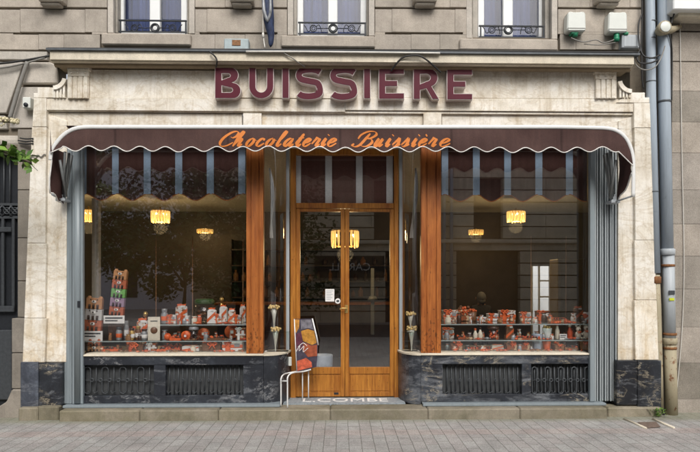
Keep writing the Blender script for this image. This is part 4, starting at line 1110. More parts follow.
# furled flag
t = thing('furled_flag', 'furled dark blue and silver flag hanging point down over the cornice', 'flag', (XX(267, -.1), -.1, ZZ(48, -.1)))
mb = MB(); mb.tube(spline([P(266.5, -60, -.12), P(267, -10, -.13), P(268, 10, -.12), P(269.5, 26, -.11), (P(271, 36, -.10)), P(270.5, 47, -.10)], 5), smooth([.05]*5 + [.062]*5 + [.06]*5 + [.045]*5 + [.03]*5 + [.006], 3), 10); M['flag'] = plain('flag_blue', (.022,.035,.085), .6, 0, .5, 22); mb.build('cloth', M['flag'], t)
mb = MB(); mb.tube(spline([P(262, -60, -.17), P(263.5, 2, -.18), P(265, 14, -.18), P(268, 22, -.17)], 6), smooth([.012]*6 + [.02]*6 + [.018]*6 + [.004], 2), 8)
mb.tube(spline([P(270, -60, -.18), P(270.5, 2, -.19), P(270, 14, -.18), P(267.5, 21, -.17)], 6), smooth([.012]*6 + [.016]*6 + [.014]*6 + [.004], 2), 8); mb.build('silver_band', M['silver'], t)
mb = MB(); mb.tube(spline([P(263, 12, -.17), P(263, 28, -.14), P(263.5, 38, -.14), P(265, 48, -.16)], 4), .006, 6); mb.tube([P(263, 33, -.14), P(263.3, 38, -.14)], .012, 8); mb.build('cord', M['conduit'], t)

# ================================================================ POSTER STAND
t = thing('poster_stand', 'white tubular rack standing on the step left of the door', 'stand', G(292, 404, ZS))
def rail(pts, r=.011):
    return pts
f1 = [G(280.5, 406, ZS), None, None, None]
b0 = G(281, 406.5, ZS); b1 = G(287.5, 408, ZS); 
mb = MB()
Ya, Yb, Yc = b0.y, b1.y, .24
mb.tube(spline([b0, P(281, 385, Ya), P(281, 379, Ya), P(283, 375, Ya + .04), P(288, 373, Yc), P(300, 371, Yc), P(311, 369, Yc)], 5), .008, 8)
mb.tube(spline([b1, P(287.5, 385, Yb), P(287.5, 378, Yb), P(289.5, 374.5, Yb + .04), P(294, 372.5, Yb + .1), P(303, 371.6, Yc - .03), P(311, 369.5, Yc - .02)], 5), .008, 8)
for px in (302.5, 308.5): mb.tube([G(px, 401, ZS), P(px, 371, G(px, 401, ZS).y)], .0065, 8)
mb.tube([P(281, 381, Ya), P(287.5, 381, Yb)], .007, 6)
mb.build('frame', M['white_metal'], t)
def poster_mat():
    m, nt, b = newmat('poster_print'); v = coords(nt, (1,1,1), rot=(0, .5, 0))
    vo = N(nt, 'ShaderNodeTexVoronoi', i_Scale=5.5); vo.inputs['Randomness'].default_value = .8; nt.links.new(v, vo.inputs['Vector'])
    sp = N(nt, 'ShaderNodeSeparateColor'); nt.links.new(vo.outputs['Color'], sp.inputs[0])
    r = ramp(nt, [(0, (.07,.02,.04)), (.2, (.50,.22,.03)), (.4, (.10,.09,.12)), (.55, (.45,.08,.03)), (.72, (.55,.30,.06)), (.86, (.05,.05,.08))]); r.color_ramp.interpolation = 'CONSTANT'
    nt.links.new(sp.outputs[0], r.inputs[0]); n = noise(nt, v, 26, 6, .7)
    r2 = ramp(nt, [(.35, .6), (.65, 1.25)]); nt.links.new(n, r2.inputs[0]); c = mixc(nt, r.outputs[0], r2.outputs[0], 1, 'MULTIPLY')
    nt.links.new(c, b.inputs['Base Color']); b.inputs['Roughness'].default_value = .3; return m
YP = .22
po = MB(); po.ppoly([(294.5,319), (312,318.5), (318,346), (316.5,367), (297,371.5)], YP, .012)
pt = tag(po.build('poster', plain('poster_dark', (.055,.045,.065), .35, 0, .45, 22)), 'creased orange, yellow and dark poster propped on the white rack by the door', 'poster')
for nm_, col_, pts_ in (('orange_patch', (.52,.24,.05), [(294.8,319.5),(299.5,319.5),(299,328),(296,333),(295.3,330)]), ('yellow_patch', (.42,.20,.035), [(301,331),(308,329),(314.2,331),(316.5,343),(312,345),(303,341)]), ('dark_patch', (.10,.03,.05), [(295.6,334),(301,332),(303,342),(301.5,350),(296.3,351)]),
                       ('red_patch', (.30,.075,.035), [(303.5,342.5),(312,345.6),(317,344.5),(317,356),(308,357),(302.5,350)]), ('red_patch', (.50,.10,.05), [(297,361),(306,358),(311.5,362),(312,367),(297.4,370.8)]), ('grey_patch', (.17,.16,.18), [(300.5,320),(311,319.5),(313.5,329.5),(308,328),(301,329.5)])):
    po = MB(); po.ppoly(pts_, YP - .0022, .002); po.build(nm_, plain('poster_' + nm_, col_, .35, 0, .4, 26), pt)
po = MB(); po.tube([P(312.3, 318.5, YP - .004), P(316.5, 336, YP - .004), P(318.2, 345, YP - .004)], .009, 6); po.build('edge_strip', M['white_metal'], pt)
po = MB(); po.tube([P(294.3, 319, YP - .003), P(296.8, 371.5, YP - .003)], .006, 6); po.build('edge_strip', M['white_metal'], pt)
sc_ = MB()
for pts in ([(296,352),(300,345),(299,351),(304,346),(303,352),(308,348)], [(298,347),(303,343),(307,346)]):
    sc_.tube(spline([P(a, b, YP - .003) for a, b in pts], 4), .004, 5)
sc_.build('script_mark', M['white'], pt)
mb = MB(); mb.pbox(288.2, 357, 291.6, 366, .36, .02, .004); tag(mb.build('door_bell', M['off_white']), 'small white bell push at the edge of the curved marble corner', 'bell push')

# drain cover at the right, weeds
t = thing('drain_cover', 'rusty brown drain cover in the pavement below the downpipes', 'drain cover', G(642, 424, 0))
q = [G(637, 422, .006), G(656, 421.5, .006), G(661, 427, .006), G(647, 428, .006)]
mb = MB(); mb.bm.faces.new([mb.bm.verts.new(p) for p in q][::-1]); mb.build('grate', plain('rust_grate', (.16,.115,.09), .85, 0, .35, 40), t)
mb = MB()
mb.tube([G(624, 419, .004), G(634, 423, .004), G(646, 428.5, .004)], .014, 6); mb.tube([G(653, 419, .004), G(662, 423, .004), G(674, 428, .004)], .014, 6)
mb.build('stone_edge', M['cornice'], t)
wd = thing('weed', 'small green weed growing at the foot of the downpipes', 'weed', G(658, 416, 0))
mb = MB()
for k in range(70):
    a = random.uniform(0, 6.28); r = random.uniform(.0, .10); c = G(657, 417, 0) + Vector((r*math.cos(a), r*.5*math.sin(a) - .02, random.uniform(.01, .09)))
    d = Vector((math.cos(a), math.sin(a), random.uniform(.2, 1))).normalized() * random.uniform(.02, .035); n_ = d.cross(Vector((0,0,1))).normalized() * .008
    mb.quad(c - n_, c + d * .5 - n_ * 1.4, c + d, c + n_)
mb.build('leaves', M['leaf'], wd)

# ================================================================ STREET TREE LEANING IN AT THE LEFT
def tree(name, label, cat, base, h, crown_c, crown_r, nleaf, lsize, lm, seed, limbs=7, group=None, extra=None, trunk_r=.12):
    rnd = random.Random(seed)
    t = thing(name, label, cat, base, group)
    mb = MB(); B = Vector(base)
    top = Vector(crown_c)
    fork = B + (top - B) * .45
    mb.tube(spline([B, B + Vector((.04, .02, h*.2)), fork, top], 5), [trunk_r * (1 - .06 * i) for i in range(16)], 8)
    tips = []
    for k in range(limbs):
        a = rnd.uniform(0, 6.28); z = rnd.uniform(-.6, .9)
        e = top + Vector((math.cos(a) * crown_r[0] * .75, math.sin(a) * crown_r[1] * .75, z * crown_r[2] * .8)); m_ = (fork + e) / 2 + Vector((rnd.uniform(-.2,.2), rnd.uniform(-.2,.2), rnd.uniform(0,.4)))
        s0 = B + (top - B) * rnd.uniform(.42, .85)
        mb.tube(spline([s0, m_, e], 5), smooth([trunk_r * .45 * (1 - .08 * i) for i in range(11)], 1), 6); tips.append(e); tips.append(m_)
    if extra: 
        for pts in extra: mb.tube(spline(pts, 5), [.022 * (1 - .5 * i / (5*(len(pts)-1))) for i in range(5*(len(pts)-1)+1)], 6)
    mb.build('trunk', M['bark'], t)
    lf_ = MB()
    def leafq(c, s):
        d = Vector((rnd.gauss(0,1), rnd.gauss(0,1), rnd.gauss(-.3,.6))).normalized(); n_ = d.orthogonal().normalized(); n_.rotate(Matrix.Rotation(rnd.uniform(0, 6.28), 3, d))
        lf_.quad(c, c + d * s * .5 + n_ * s * .3, c + d * s, c + d * s * .5 - n_ * s * .3)
    clumps = [(e, rnd.uniform(.35, .8)) for e in tips] + [(top + Vector((rnd.uniform(-1,1)*crown_r[0], rnd.uniform(-1,1)*crown_r[1], rnd.uniform(-1,1)*crown_r[2])), rnd.uniform(.3, .7)) for _ in range(limbs * 2)]
    for k in range(nleaf):
        c, r = rnd.choice(clumps)
        leafq(c + Vector((rnd.gauss(0, r*.5), rnd.gauss(0, r*.5), rnd.gauss(0, r*.4))), lsize * rnd.uniform(.6, 1.3))
    return t, lf_, leafq, lm
# foreground twig
YB = -.9
ex = [[Vector((-5.2, -1.2, 2.5)), P(-40, 128, YB), P(-8, 146, YB), P(12, 154, YB), P(31, 163, YB)], [Vector((-5.2, -1.2, 2.7)), P(-40, 112, YB), P(-5, 120, YB), P(19, 122, YB)]]
t, lb, lq, lm_ = tree('street_tree', 'leafy young street tree whose green branch reaches in at the left edge', 'tree', (-5.4, -1.3, 0), 3.5, (-5.3, -1.3, 3.6), (.9, .9, .8), 1500, .12, M['leaf'], 3, 7, None, ex, .07)
rnd = random.Random(5)
for k in range(170):
    f = rnd.random(); px = -30 + 62 * f
    c = P(px, 148 + 15 * max(0, px) / 31 + rnd.gauss(0, 3.2) - 1, YB + rnd.gauss(0, .07))
    lq(c, rnd.uniform(.07, .12))
lb.build('crown', M['leaf'], t)
tw = MB()
for k in range(12):
    px = -28 + 5 * k; py = 148 + 15 * max(0, px) / 31; a_ = P(px, py, YB); tw.tube([a_, a_ + Vector((.03, rnd.uniform(-.05, .05), rnd.uniform(-.09, .07))), a_ + Vector((.07, rnd.uniform(-.08, .08), rnd.uniform(-.13, .10)))], [.005, .004, .002], 5)
tw.build('twigs', M['bark'], t)
mb = MB()
for k in range(60):
    px = rnd.uniform(-12, 20); c = P(px, 120.5 + rnd.gauss(0, 1.6), YB + rnd.gauss(0, .04)); mb.sphere(c, rnd.uniform(.008, .018), 6)
mb.build('blossom', M['blossom'], t)

# ================================================================ SHOP INTERIOR
it = thing('shop_room', 'dim chocolate shop room seen through the panes', 'room', (0, 3, ZS))
XL, XR, YBk, ZC = -6.2, 6.0, 7.0, 3.04
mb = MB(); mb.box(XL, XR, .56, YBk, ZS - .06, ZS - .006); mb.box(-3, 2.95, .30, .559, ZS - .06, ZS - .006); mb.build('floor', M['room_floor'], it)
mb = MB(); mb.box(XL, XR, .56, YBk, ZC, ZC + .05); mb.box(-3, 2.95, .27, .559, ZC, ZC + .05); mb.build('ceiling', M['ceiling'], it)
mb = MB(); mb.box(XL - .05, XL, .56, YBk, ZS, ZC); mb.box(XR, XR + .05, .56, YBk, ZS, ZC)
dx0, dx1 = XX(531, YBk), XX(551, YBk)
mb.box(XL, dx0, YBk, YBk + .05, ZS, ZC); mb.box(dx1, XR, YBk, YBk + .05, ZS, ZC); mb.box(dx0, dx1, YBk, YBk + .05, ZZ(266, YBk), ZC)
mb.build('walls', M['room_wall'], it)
mb = MB(); mb.box(dx0 - 1.5, dx1 + 1.5, YBk + 2.2, YBk + 2.3, 0, 3.2); tag(mb.build('courtyard_wall', M['white_paint']), 'pale wall of the yard glimpsed through the back door', 'wall')
mb = MB()
for a in (531.3, 538.5, 549.2): mb.pbox(a, 266, a + 1.6, 345, YBk - .04, .05)
for b_ in (280, 296, 312): mb.pbox(538.5, b_, 551, b_ + 1.5, YBk - .035, .04)
mb.build('back_door_frame', M['white_paint'], it)
mb = MB(); mb.pbox(558, 259, 585, 345, 3.0, .4, .01); mb.pbox(560, 262, 583, 340, 2.985, .014, .004); tag(mb.build('cupboard', M['olive']), 'tall olive brown cupboard at the right inside the shop', 'cupboard')
# counter and back shelves with bottles
ct = thing('shop_counter', 'dark wooden counter across the back of the shop', 'counter', (-.3, 4.4, ZS))
mb = MB(); mb.box(-2.2, .9, 4.2, 4.75, ZS, 1.05, .01); mb.build('body', M['counter'], ct)
mb = MB(); mb.box(-2.25, .95, 4.15, 4.8, 1.051, 1.09, .006); mb.build('worktop', M['wood'], ct)
bs = thing('wall_shelving', 'dark shelving with jars on the back wall behind the counter', 'shelving', (-.2, 6.7, ZS))
mb = MB()
for z in (1.1, 1.45, 1.8, 2.15): mb.box(-2.4, 1.3, 6.62, 6.96, z, z + .03)
for x in (-2.4, -1.2, .0, 1.3): mb.box(x - .02, x + .02, 6.62, 6.96, ZS, 2.4)
mb.build('shelves', M['counter'], bs)
rnd = random.Random(11)
k = 0
for z in (1.13, 1.48, 1.83):
    x = -2.3
    while x < 1.2:
        h = rnd.uniform(.14, .26); r = rnd.uniform(.035, .06)
        if rnd.random() < .72:
            mb = MB(); mb.lathe([(r*.9, 0), (r, .01), (r, h*.62), (r*.45, h*.78), (r*.4, h)], 10, (x, 6.72, z))
            tag(mb.build('jar', [M['kraft'], M['choc'], M['counter'], M['choc_l']][rnd.randrange(4)]), 'small dim jar standing on the shelves behind the counter', 'jar', 'jars on the back shelves')
        x += rnd.uniform(.16, .26)
# bin behind the door, pale blue post
mb = MB(); mb.lathe([(.10, 0), (.125, .02), (.135, .40), (.13, .405), (.12, .38)], 20, (G(325, 371, ZS).x, 1.3, ZS)); tag(mb.build('waste_bin', M['tube_blue']), 'pale round bin on the shop floor behind the left door leaf', 'bin')
mb = MB(); mb.pbox(371, 268, 374.5, 335, 3.2, .1, .01); mb.tube([P(372.7, 300, 3.2), P(372.7, 296, 3.2)], [.09, .05], 10); tag(mb.build('pale_pillar', M['arm']), 'slim pale pillar inside, seen through the right door leaf', 'pillar')
mb = MB(); mb.pbox(91.5, 198, 98.5, 352, .95, .08, .006); tag(mb.build('white_post', M['cream']), 'pale upright post behind the bear display in the left window', 'post')
for px, lab in ((156, 'slim gold upright behind the left display, left one'), (192.5, 'slim gold upright behind the left display, by the glass tub'), (243, 'slim gold upright behind the left display, beside the wood post'), (531, 'slim gold upright behind the right display, in front of the back door'), (566, 'slim gold upright behind the right display, in front of the olive cupboard')):
    b_ = P(px, 345, .95); mb = MB(); mb.tube([Vector((b_.x, .95, ZS)), Vector((b_.x, .95, ZZ(236, .95, px)))], .0055, 8); tag(mb.build('shelf_upright', M['kraft']), lab, 'upright')
# lamps
bulb = emis('lamp_glow', (1.0, .60, .16), .85); bulb_dim = emis('far_lamp_glow', (1.0, .62, .18), .35); bulb_hot = emis('bulb_glow', (1.0, .80, .45), 2.5); M['lamp_gold'] = plain('lamp_gold', (.55,.38,.12), .35, .6)
def chandelier(px, py, wpx, hpx, Y, label, e):
    c = P(px, py, Y); r = wpx / 2 * (Y - CAMY) / F; h = hpx * (Y - CAMY) / F
    t = thing('ceiling_lamp', label, 'lamp', c)
    mb = MB(); mb.lathe([(r*.98, h*.5), (r*1.02, h*.5), (r*1.02, h*.4), (r*.98, h*.4)], 20, c); mb.lathe([(r*.7, -h*.46), (r*.74, -h*.46), (r*.74, -h*.52), (r*.7, -h*.52)], 16, c)
    mb.build('ring', M['lamp_gold'], t)
    mb = MB(); n = 18
    for k in range(n):
        a = 2*math.pi*k/n; p = c + Vector((r*math.cos(a), r*math.sin(a), 0)); L_ = h * (.92 + .03 * (k % 3))
        mb.tube([p + Vector((0,0,h*.40)), p + Vector((0,0,h*.40 - L_*.5)), p + Vector((0,0,h*.40 - L_))], [r*.085, r*.11, r*.05], 6)
    mb.build('glass_fringe', bulb if Y < 6 else bulb_dim, t)
    mb = MB()
    for k in range(6):
        a = 2*math.pi*k/6 + .3; mb.sphere(c + Vector((r*.72*math.cos(a), r*.72*math.sin(a) - r*.35, h*.12)), r*.13, 8)
    mb.build('bulb', bulb_hot if Y < 6 else bulb_dim, t)
    mb = MB(); mb.tube([c + Vector((0,0,h*.5)), c + Vector((0,0,h*.72))], .02, 8); mb.build('ceiling_stem', M['lamp_gold'], t)
    li = bpy.data.lights.new('lamp_light', 'POINT'); li.energy = e * 1.7; li.color = (1, .72, .36); li.shadow_soft_size = .12
    lo = bpy.data.objects.new('lamp_light', li); C.objects.link(lo); lo.location = c + Vector((0, 0, -h)); 
chandelier(160.5, 216, 17, 12, 4.6, 'fringed golden ceiling lamp glowing in the middle of the left window', 14)
chandelier(88.5, 215, 10, 12, 4.2, 'fringed golden ceiling lamp at the left edge of the left window', 8)
chandelier(345, 238, 26, 17, 2.4, 'large fringed golden lamp glowing behind the two door leaves', 10)
chandelier(516, 216, 17, 11, 4.4, 'fringed golden ceiling lamp glowing in the right window', 14)
chandelier(205, 231, 15, 4, 6.4, 'faint flat golden lamp deeper in the shop, low in the left window', 4)
chandelier(476, 232, 14, 5, 6.2, 'faint flat golden lamp deeper in the shop, left half of the right window', 4)
# seated customer seen from behind
def person():
    Y0 = 5.2; c = P(481.5, 320, Y0); x0, z0 = c.x, ZS
    ht = P(481, 292.5, Y0).z   # top of the hair
    sc_h = 1.0
    V = {}
    def a(k, x, y, z, r): V[k] = (Vector((x0 + x, Y0 + y, z)), r)
    hz = ht - .10
    a('pel', 0, 0, ht - .80, .15); a('waist', .0, .01, ht - .62, .125); a('chest', .01, .02, ht - .40, .15); a('neck', .0, .03, ht - .225, .055); a('head0', 0, .03, ht - .16, .075); a('head1', 0, .03, ht - .085, .088)
    for s in (-1, 1):
        a(('sh', s), s*.155, .02, ht - .31, .068); a(('el', s), s*.20, .12, ht - .56, .05); a(('wr', s), s*.12, .30, ht - .58, .035)
        a(('hip', s), s*.09, .02, ht - .82, .09); a(('kn', s), s*.10, .42, ht - .80, .065); a(('an', s), s*.10, .42, max(z0 + .06, ht - 1.24), .045); a(('to', s), s*.11, .56, max(z0 + .045, ht - 1.26), .035)
    E = [('pel','waist'),('waist','chest'),('chest','neck'),('neck','head0'),('head0','head1')]
    for s in (-1, 1): E += [('chest',('sh',s)),(('sh',s),('el',s)),(('el',s),('wr',s)),('pel',('hip',s)),(('hip',s),('kn',s)),(('kn',s),('an',s)),(('an',s),('to',s))]
    keys = list(V); me = bpy.data.meshes.new('person')
    me.from_pydata([V[k][0] for k in keys], [(keys.index(p), keys.index(q)) for p, q in E], [])
    o = bpy.data.objects.new('person', me); C.objects.link(o)
    sk = o.modifiers.new('skin', 'SKIN'); 
    for k, sv in zip(keys, me.skin_vertices[0].data): sv.radius = (V[k][1], V[k][1]); sv.use_root = (k == 'pel')
    sb = o.modifiers.new('sub', 'SUBSURF'); sb.levels = 2; sb.render_levels = 2
    dg = bpy.context.evaluated_depsgraph_get(); m2 = bpy.data.meshes.new_from_object(o.evaluated_get(dg)); bpy.data.objects.remove(o)
    for f in m2.polygons: f.use_smooth = True
    m2.materials.clear(); m2.materials.append(M['coat']); m2.materials.append(M['skin'])
    for f in m2.polygons:
        f.material_index = 1 if f.center.z > ht - .235 and abs(f.center.x - x0) < .12 else 0
    o = bpy.data.objects.new('person', m2); C.objects.link(o)
    tag(o, 'grey haired person in a dark coat seated inside the shop, seen from behind', 'person')
    hc = Vector((x0, Y0 + .03, ht - .095))
    mb = MB(); mb.sphere(hc + Vector((0, -.015, .0)), .100, 14, (.92, 1.05, 1.12)); mb.sphere(hc + Vector((0, -.045, -.06)), .078, 12, (1.05, .8, 1.1)); mb.build('hair', M['hair_grey'], None).parent = o
    mb = MB(); mb.sphere(hc + Vector((0, .115, -.02)), .016, 8, (.8, 1.2, 1)); mb.sphere(hc + Vector((-.10, .03, -.02)), .02, 8, (.5, 1, 1.4)); mb.sphere(hc + Vector((.10, .03, -.02)), .02, 8, (.5, 1, 1.4)); mb.build('face_features', M['skin'], None).parent = o
    for s in (-1, 1):
        mb = MB(); w_ = V[('wr', s)][0]; mb.sphere(w_ + Vector((0, .05, 0)), .038, 10, (.9, 1.2, .5))
        for q in range(4): mb.tube([w_ + Vector((-.027 + .018*q, .085, 0)), w_ + Vector((-.028 + .0185*q, .115, -.004)), w_ + Vector((-.028 + .0185*q, .135, -.018))], [.009, .0085, .007], 6)
        mb.tube([w_ + Vector((-s*.03, .04, 0)), w_ + Vector((-s*.055, .07, -.005)), w_ + Vector((-s*.06, .10, -.008))], [.011, .01, .008], 6)
        mb.build('hand', M['skin'], None).parent = o
    seat = thing('stool', 'dark stool the seated person sits on inside the shop', 'stool', (x0, Y0, z0))
    mb = MB(); mb.lathe([(.17, ht - .96), (.18, ht - .95), (.18, ht - .93), (.16, ht - .92)], 16, (x0, Y0 + .02, 0)); mb.build('seat', M['counter'], seat)
    for q in range(4):
        aa = .785 + q * 1.571; mb = MB(); mb.tube([(x0 + .12*math.cos(aa), Y0 + .12*math.sin(aa), ht - .96), (x0 + .17*math.cos(aa), Y0 + .17*math.sin(aa), z0)], .014, 6); mb.build('leg', M['counter'], seat)
person()

# ================================================================ DISPLAY SHELVES
zS1, zS2, zS0 = ZZ(324.3, .30), ZZ(340.6, .28), zs2
def shelf(x0, x1, z, Yf, dep, label):
    t = thing('glass_shelf', label, 'shelf', (XX((x0+x1)/2, Yf), Yf, z))
    mb = MB(); mb.box(XX(x0, Yf), XX(x1, Yf), Yf + .0035, Yf + dep, z - .008, z); mb.build('shelf_plate', M['glass_shelf'], t)
    mb = MB(); mb.box(XX(x0, Yf), XX(x1, Yf), Yf, Yf + .003, z - .010, z + .001); mb.build('shelf_edge', M['shelf_edge'], t)
shelf(160, 247, zS1, .30, .45, 'upper glass shelf in the right half of the left window')
shelf(82, 247, zS2, .28, .36, 'lower glass shelf running across the left window')
shelf(441, 592, zS1, .30, .62, 'upper glass shelf across the right window')
shelf(441, 592, zS2, .28, .40, 'lower glass shelf across the right window')
for x0, x1, lab in ((80, 262, 'pale display bed at the bottom of the left window'), (422, 592, 'pale display bed at the bottom of the right window')):
    mb = MB(); mb.box(XX(x0, .3), XX(x1, .3), .302, .95, zS0 - .05, zS0 - .002); tag(mb.build('display_bed', M['cream'] if 0 else M['counter']), lab, 'display bed')

# ================================================================ GOODS
def LP(mb, name, mat, t):
    o = mb.build(name, mat); o.parent = t; return o
def base(x0, x1, yb, shelf_):
    z, Yf, dmax = {1: (zS1, .30, .55), 2: (zS2, .28, .30), 0: (zS0, .31, .5)}[shelf_]
    cx = (x0 + x1) / 2
    p = G(cx, yb, z + .001)
    Y = min(max(p.y, Yf + .07), Yf + dmax)
    p = P(cx, 300, Y); return Vector((p.x, Y, z + .001)), (Y - CAMY) / F
rg = random.Random(21)
def bow(t, c, s, mat='orange'):
    mb = MB()
    for sg_ in (-1, 1):
        mb.tube(spline([c, c + Vector((sg_*s*.5, -.2*s, s*.45)), c + Vector((sg_*s*.95, -.1*s, s*.2)), c + Vector((sg_*s*.55, -.1*s, -.12*s)), c], 4), s*.16, 6)
        mb.tube([c, c + Vector((sg_*s*.45, -.15*s, -.55*s)), c + Vector((sg_*s*.65, -.15*s, -.95*s))], [s*.13, s*.12, s*.08], 6)
    mb.sphere(c, s*.24, 8); return LP(mb, 'bow', M[mat], t)
def item(kind, x0, x1, y0, y1, sh, label, name=None, cat=None, col=None, col2=None, group=None, rz=None):
    b, k = base(x0, x1, y1, sh); w = (x1 - x0) * k * .96; h = (y1 - y0) * k
    nm, ct_ = {'box': ('gift_box', 'gift box'), 'bag': ('gift_bag', 'gift bag'), 'tin': ('round_tin', 'tin'), 'jar': ('sweet_jar', 'jar'), 'tray': ('chocolate_tray', 'tray'),
               'basket': ('gift_basket', 'basket'), 'card': ('price_card', 'card'), 'tub': ('clear_tub', 'tub'), 'bottle': ('bottle', 'bottle'), 'bear': ('plush_bear', 'plush bear'), 'figure': ('figurine', 'figurine'), 'pail': ('tin_pail', 'pail'), 'ball': ('chocolate_ball', 'sweet'), 'pot': ('sweet_pot', 'pot')}[kind]
    t = thing(name or nm, label, cat or ct_, b, group)
    t.rotation_euler = (0, 0, R(rg.uniform(-9, 9) if rz is None else rz))
    c1 = M[col] if col else None; c2 = M[col2] if col2 else None
    if kind in ('box', 'bag') and not col and rg.random() < (.7 if x0 > 440 else .35): c1 = M['print_a']
    if kind in ('box', 'bag') and not col2 and not col and rg.random() < .0: c2 = M['gold']
    if kind in ('basket', 'tray') and rg.random() < .5: c1 = M['print_b']
    if kind == 'box' and col in ('choc', 'orange_d'): c1 = M['print_b']
    if kind == 'box':
        d = min(w * .7, .12)
        LP(MB().box(-w/2, w/2, -d/2, d/2, 0, h * .86, .003), 'carton', c1 or M['white'], t)
        LP(MB().box(-w/2 - .002, w/2 + .002, -d/2 - .002, d/2 + .002, h*.80, h*.9, .002), 'lid', c1 or M['white'], t)
        mb = MB(); q = w * .13
        mb.box(-w*.22 - q, -w*.22 + q, -d/2 - .005, d/2 + .005, -.0005 + .001, h*.9 + .004, .001)
        mb.box(-w/2 - .004, w/2 + .004, -d/2 - .0045, -d/2 - .001, h*.34, h*.34 + q*1.2); LP(mb, 'ribbon', c2 or M['orange'], t)
        bow(t, Vector((-w*.22, -d/2 - .008, h*.80)), min(w, h) * .34, 'orange' if not col2 else col2)
        if rg.random() < .7: LP(MB().box(w*.10, w*.38, -d/2 - .0075, -d/2 - .0055, h*.42, h*.72), 'tag', M['white'] if col else M['silver'], t)
    elif kind == 'bag':
        d = min(w * .55, .07)
        mb = MB(); mb.poly([(-w*.5, 0), (w*.5, 0), (w*.46, h*.80), (w*.30, h*.88), (-w*.30, h*.88), (-w*.46, h*.80)], -d/2, d, .004); LP(mb, 'pouch', c1 or M['white'], t)
        mb = MB(); mb.poly([(-w*.5, h*.06), (-w*.5, h*.26), (w*.47, h*.74), (w*.47, h*.54)], -d/2 - .003, .0025); LP(mb, 'ribbon', c2 or M['orange'], t)
        mb = MB(); mb.poly([(-w*.28, h*.84), (w*.28, h*.84), (w*.38, h), (w*.1, h*.95), (-w*.12, h), (-w*.38, h*.96)], -d*.3, d*.6); LP(mb, 'ruffle', c2 or M['orange'], t)
        LP(MB().box(-w*.05, w*.30, -d/2 - .006, -d/2 - .0035, h*.78, h*.90), 'tag', M['white'], t)
    elif kind == 'tin':          # disc standing on edge
        r = h / 2; dd = .035
        mb = MB(); mb.tube([(0, dd, r), (0, 0, r), (0, -dd*.6, r), (0, -dd*.8, r)], [r*.96, r, r, r*.92], 22); LP(mb, 'disc', c1 or M['orange'], t)
        mb = MB(); mb.tube([(0, -dd*.82, r), (0, -dd*.95, r)], [r*.55, r*.5], 16); LP(mb, 'centre', c2 or M['orange_d'], t)
        mb = MB(); mb.tube([(0, -dd*.8, r), (0, -dd*1.02, r)], [r*.82, r*.80], 20) if 0 else mb.box(-r*.18, r*.25, -dd*1.12, -dd*1.0, r*.75, r*1.2); LP(mb, 'tag', M['white'], t)
    elif kind == 'jar':
        r = w / 2
        mb = MB(); mb.lathe([(r*.86, 0), (r, .006), (r, h*.66), (r*.74, h*.78), (r*.74, h*.80)], 18); LP(mb, 'jar_body', c1 or M['choc_l'], t)
        mb = MB(); mb.lathe([(r*.80, h*.80), (r*.82, h*.81), (r*.82, h*.97), (r*.76, h)], 18); LP(mb, 'lid', c2 or M['silver'], t)
        mb = MB(); mb.lathe([(r*1.005, h*.2), (r*1.015, h*.205), (r*1.015, h*.5), (r*1.005, h*.505)], 18); LP(mb, 'label_band', M['white'] if rg.random() < .5 else M['orange'], t)
    elif kind == 'tray':
        d = .13; hh = max(h * .35, .012)
        mb = MB(); mb.box(-w/2, w/2, -d/2, d/2, 0, hh, .003); LP(mb, 'tray_base', c1 or M['orange'], t)
        n = max(4, int(w / .03)); mb = MB(); mb2 = MB()
        for i in range(n):
            for j in range(3):
                x = -w/2 + (i + .5) * w / n; y = -d/2 + (j + .5) * d / 3
                (mb if rg.random() < .55 else mb2).sphere((x, y, hh + .004), w / n * .42, 8, (1, 1, min(1.2, (h - hh) / (w/n*.45) if h > hh else .5)))
        LP(mb, 'chocolates', c2 or M['choc'], t); LP(mb2, 'wrapped_chocolates', M['orange_d'] if not col else M['orange'], t)
    elif kind == 'basket':
        d = .11; mb = MB()
        mb.poly([(-w*.44, 0), (w*.44, 0), (w*.5, h*.62), (-w*.5, h*.62)], -d/2, d, .006); LP(mb, 'basket_body', c1 or M['kraft'], t)
        mb = MB(); mb2 = MB()
        for i in range(9):
            p = Vector((rg.uniform(-.40, .40)*w, rg.uniform(-.4,.3)*d, h*rg.uniform(.60, .80))); (mb if i % 2 else mb2).sphere(p, w*.12, 8)
        LP(mb, 'wrapped_sweets', M['orange'], t); LP(mb2, 'chocolates', M['choc_l'], t)
        bow(t, Vector((rg.uniform(-.2,.2)*w, -d/2 - .008, h*.52)), w*.24)
    elif kind == 'card':
        LP(MB().box(-w/2, w/2, -.003, .003, 0, h, 0), 'card_face', c1 or M['white'], t)
        mb = MB()
        if h > w: 
            mb.tube([(0, -.0035, h*.42), (0, -.006, h*.42)], [w*.30, w*.29], 16); LP(mb, 'picture', M['choc_l'], t)
            mb = MB(); mb.box(-w*.3, w*.3, -.0055, -.0035, h*.80, h*.84)
        else:
            for i, f in enumerate((.68, .36)): mb.box(-w*.42, w*(.40 - .15*i), -.0055, -.0035, h*f, h*(f + .13))
        LP(mb, 'print_lines', M['iron_grey'], t)
    elif kind == 'tub':
        r = w / 2
        mb = MB(); mb.lathe([(r*.9, 0), (r*.97, .004), (r, h*.78)], 20); LP(mb, 'tub_wall', M['clear'], t)
        mb = MB()
        for i in range(26): mb.sphere((rg.uniform(-.6,.6)*r, rg.uniform(-.6,.6)*r, rg.uniform(.08,.66)*h), r*.2, 7)
        LP(mb, 'sweets', c1 or M['choc_l'], t)
        mb = MB(); mb.lathe([(r*1.02, h*.78), (r*1.05, h*.80), (r*1.05, h*.92), (r*.9, h)], 20); LP(mb, 'lid', c2 or M['leaf_dark'], t)
    elif kind == 'bottle':
        r = w / 2
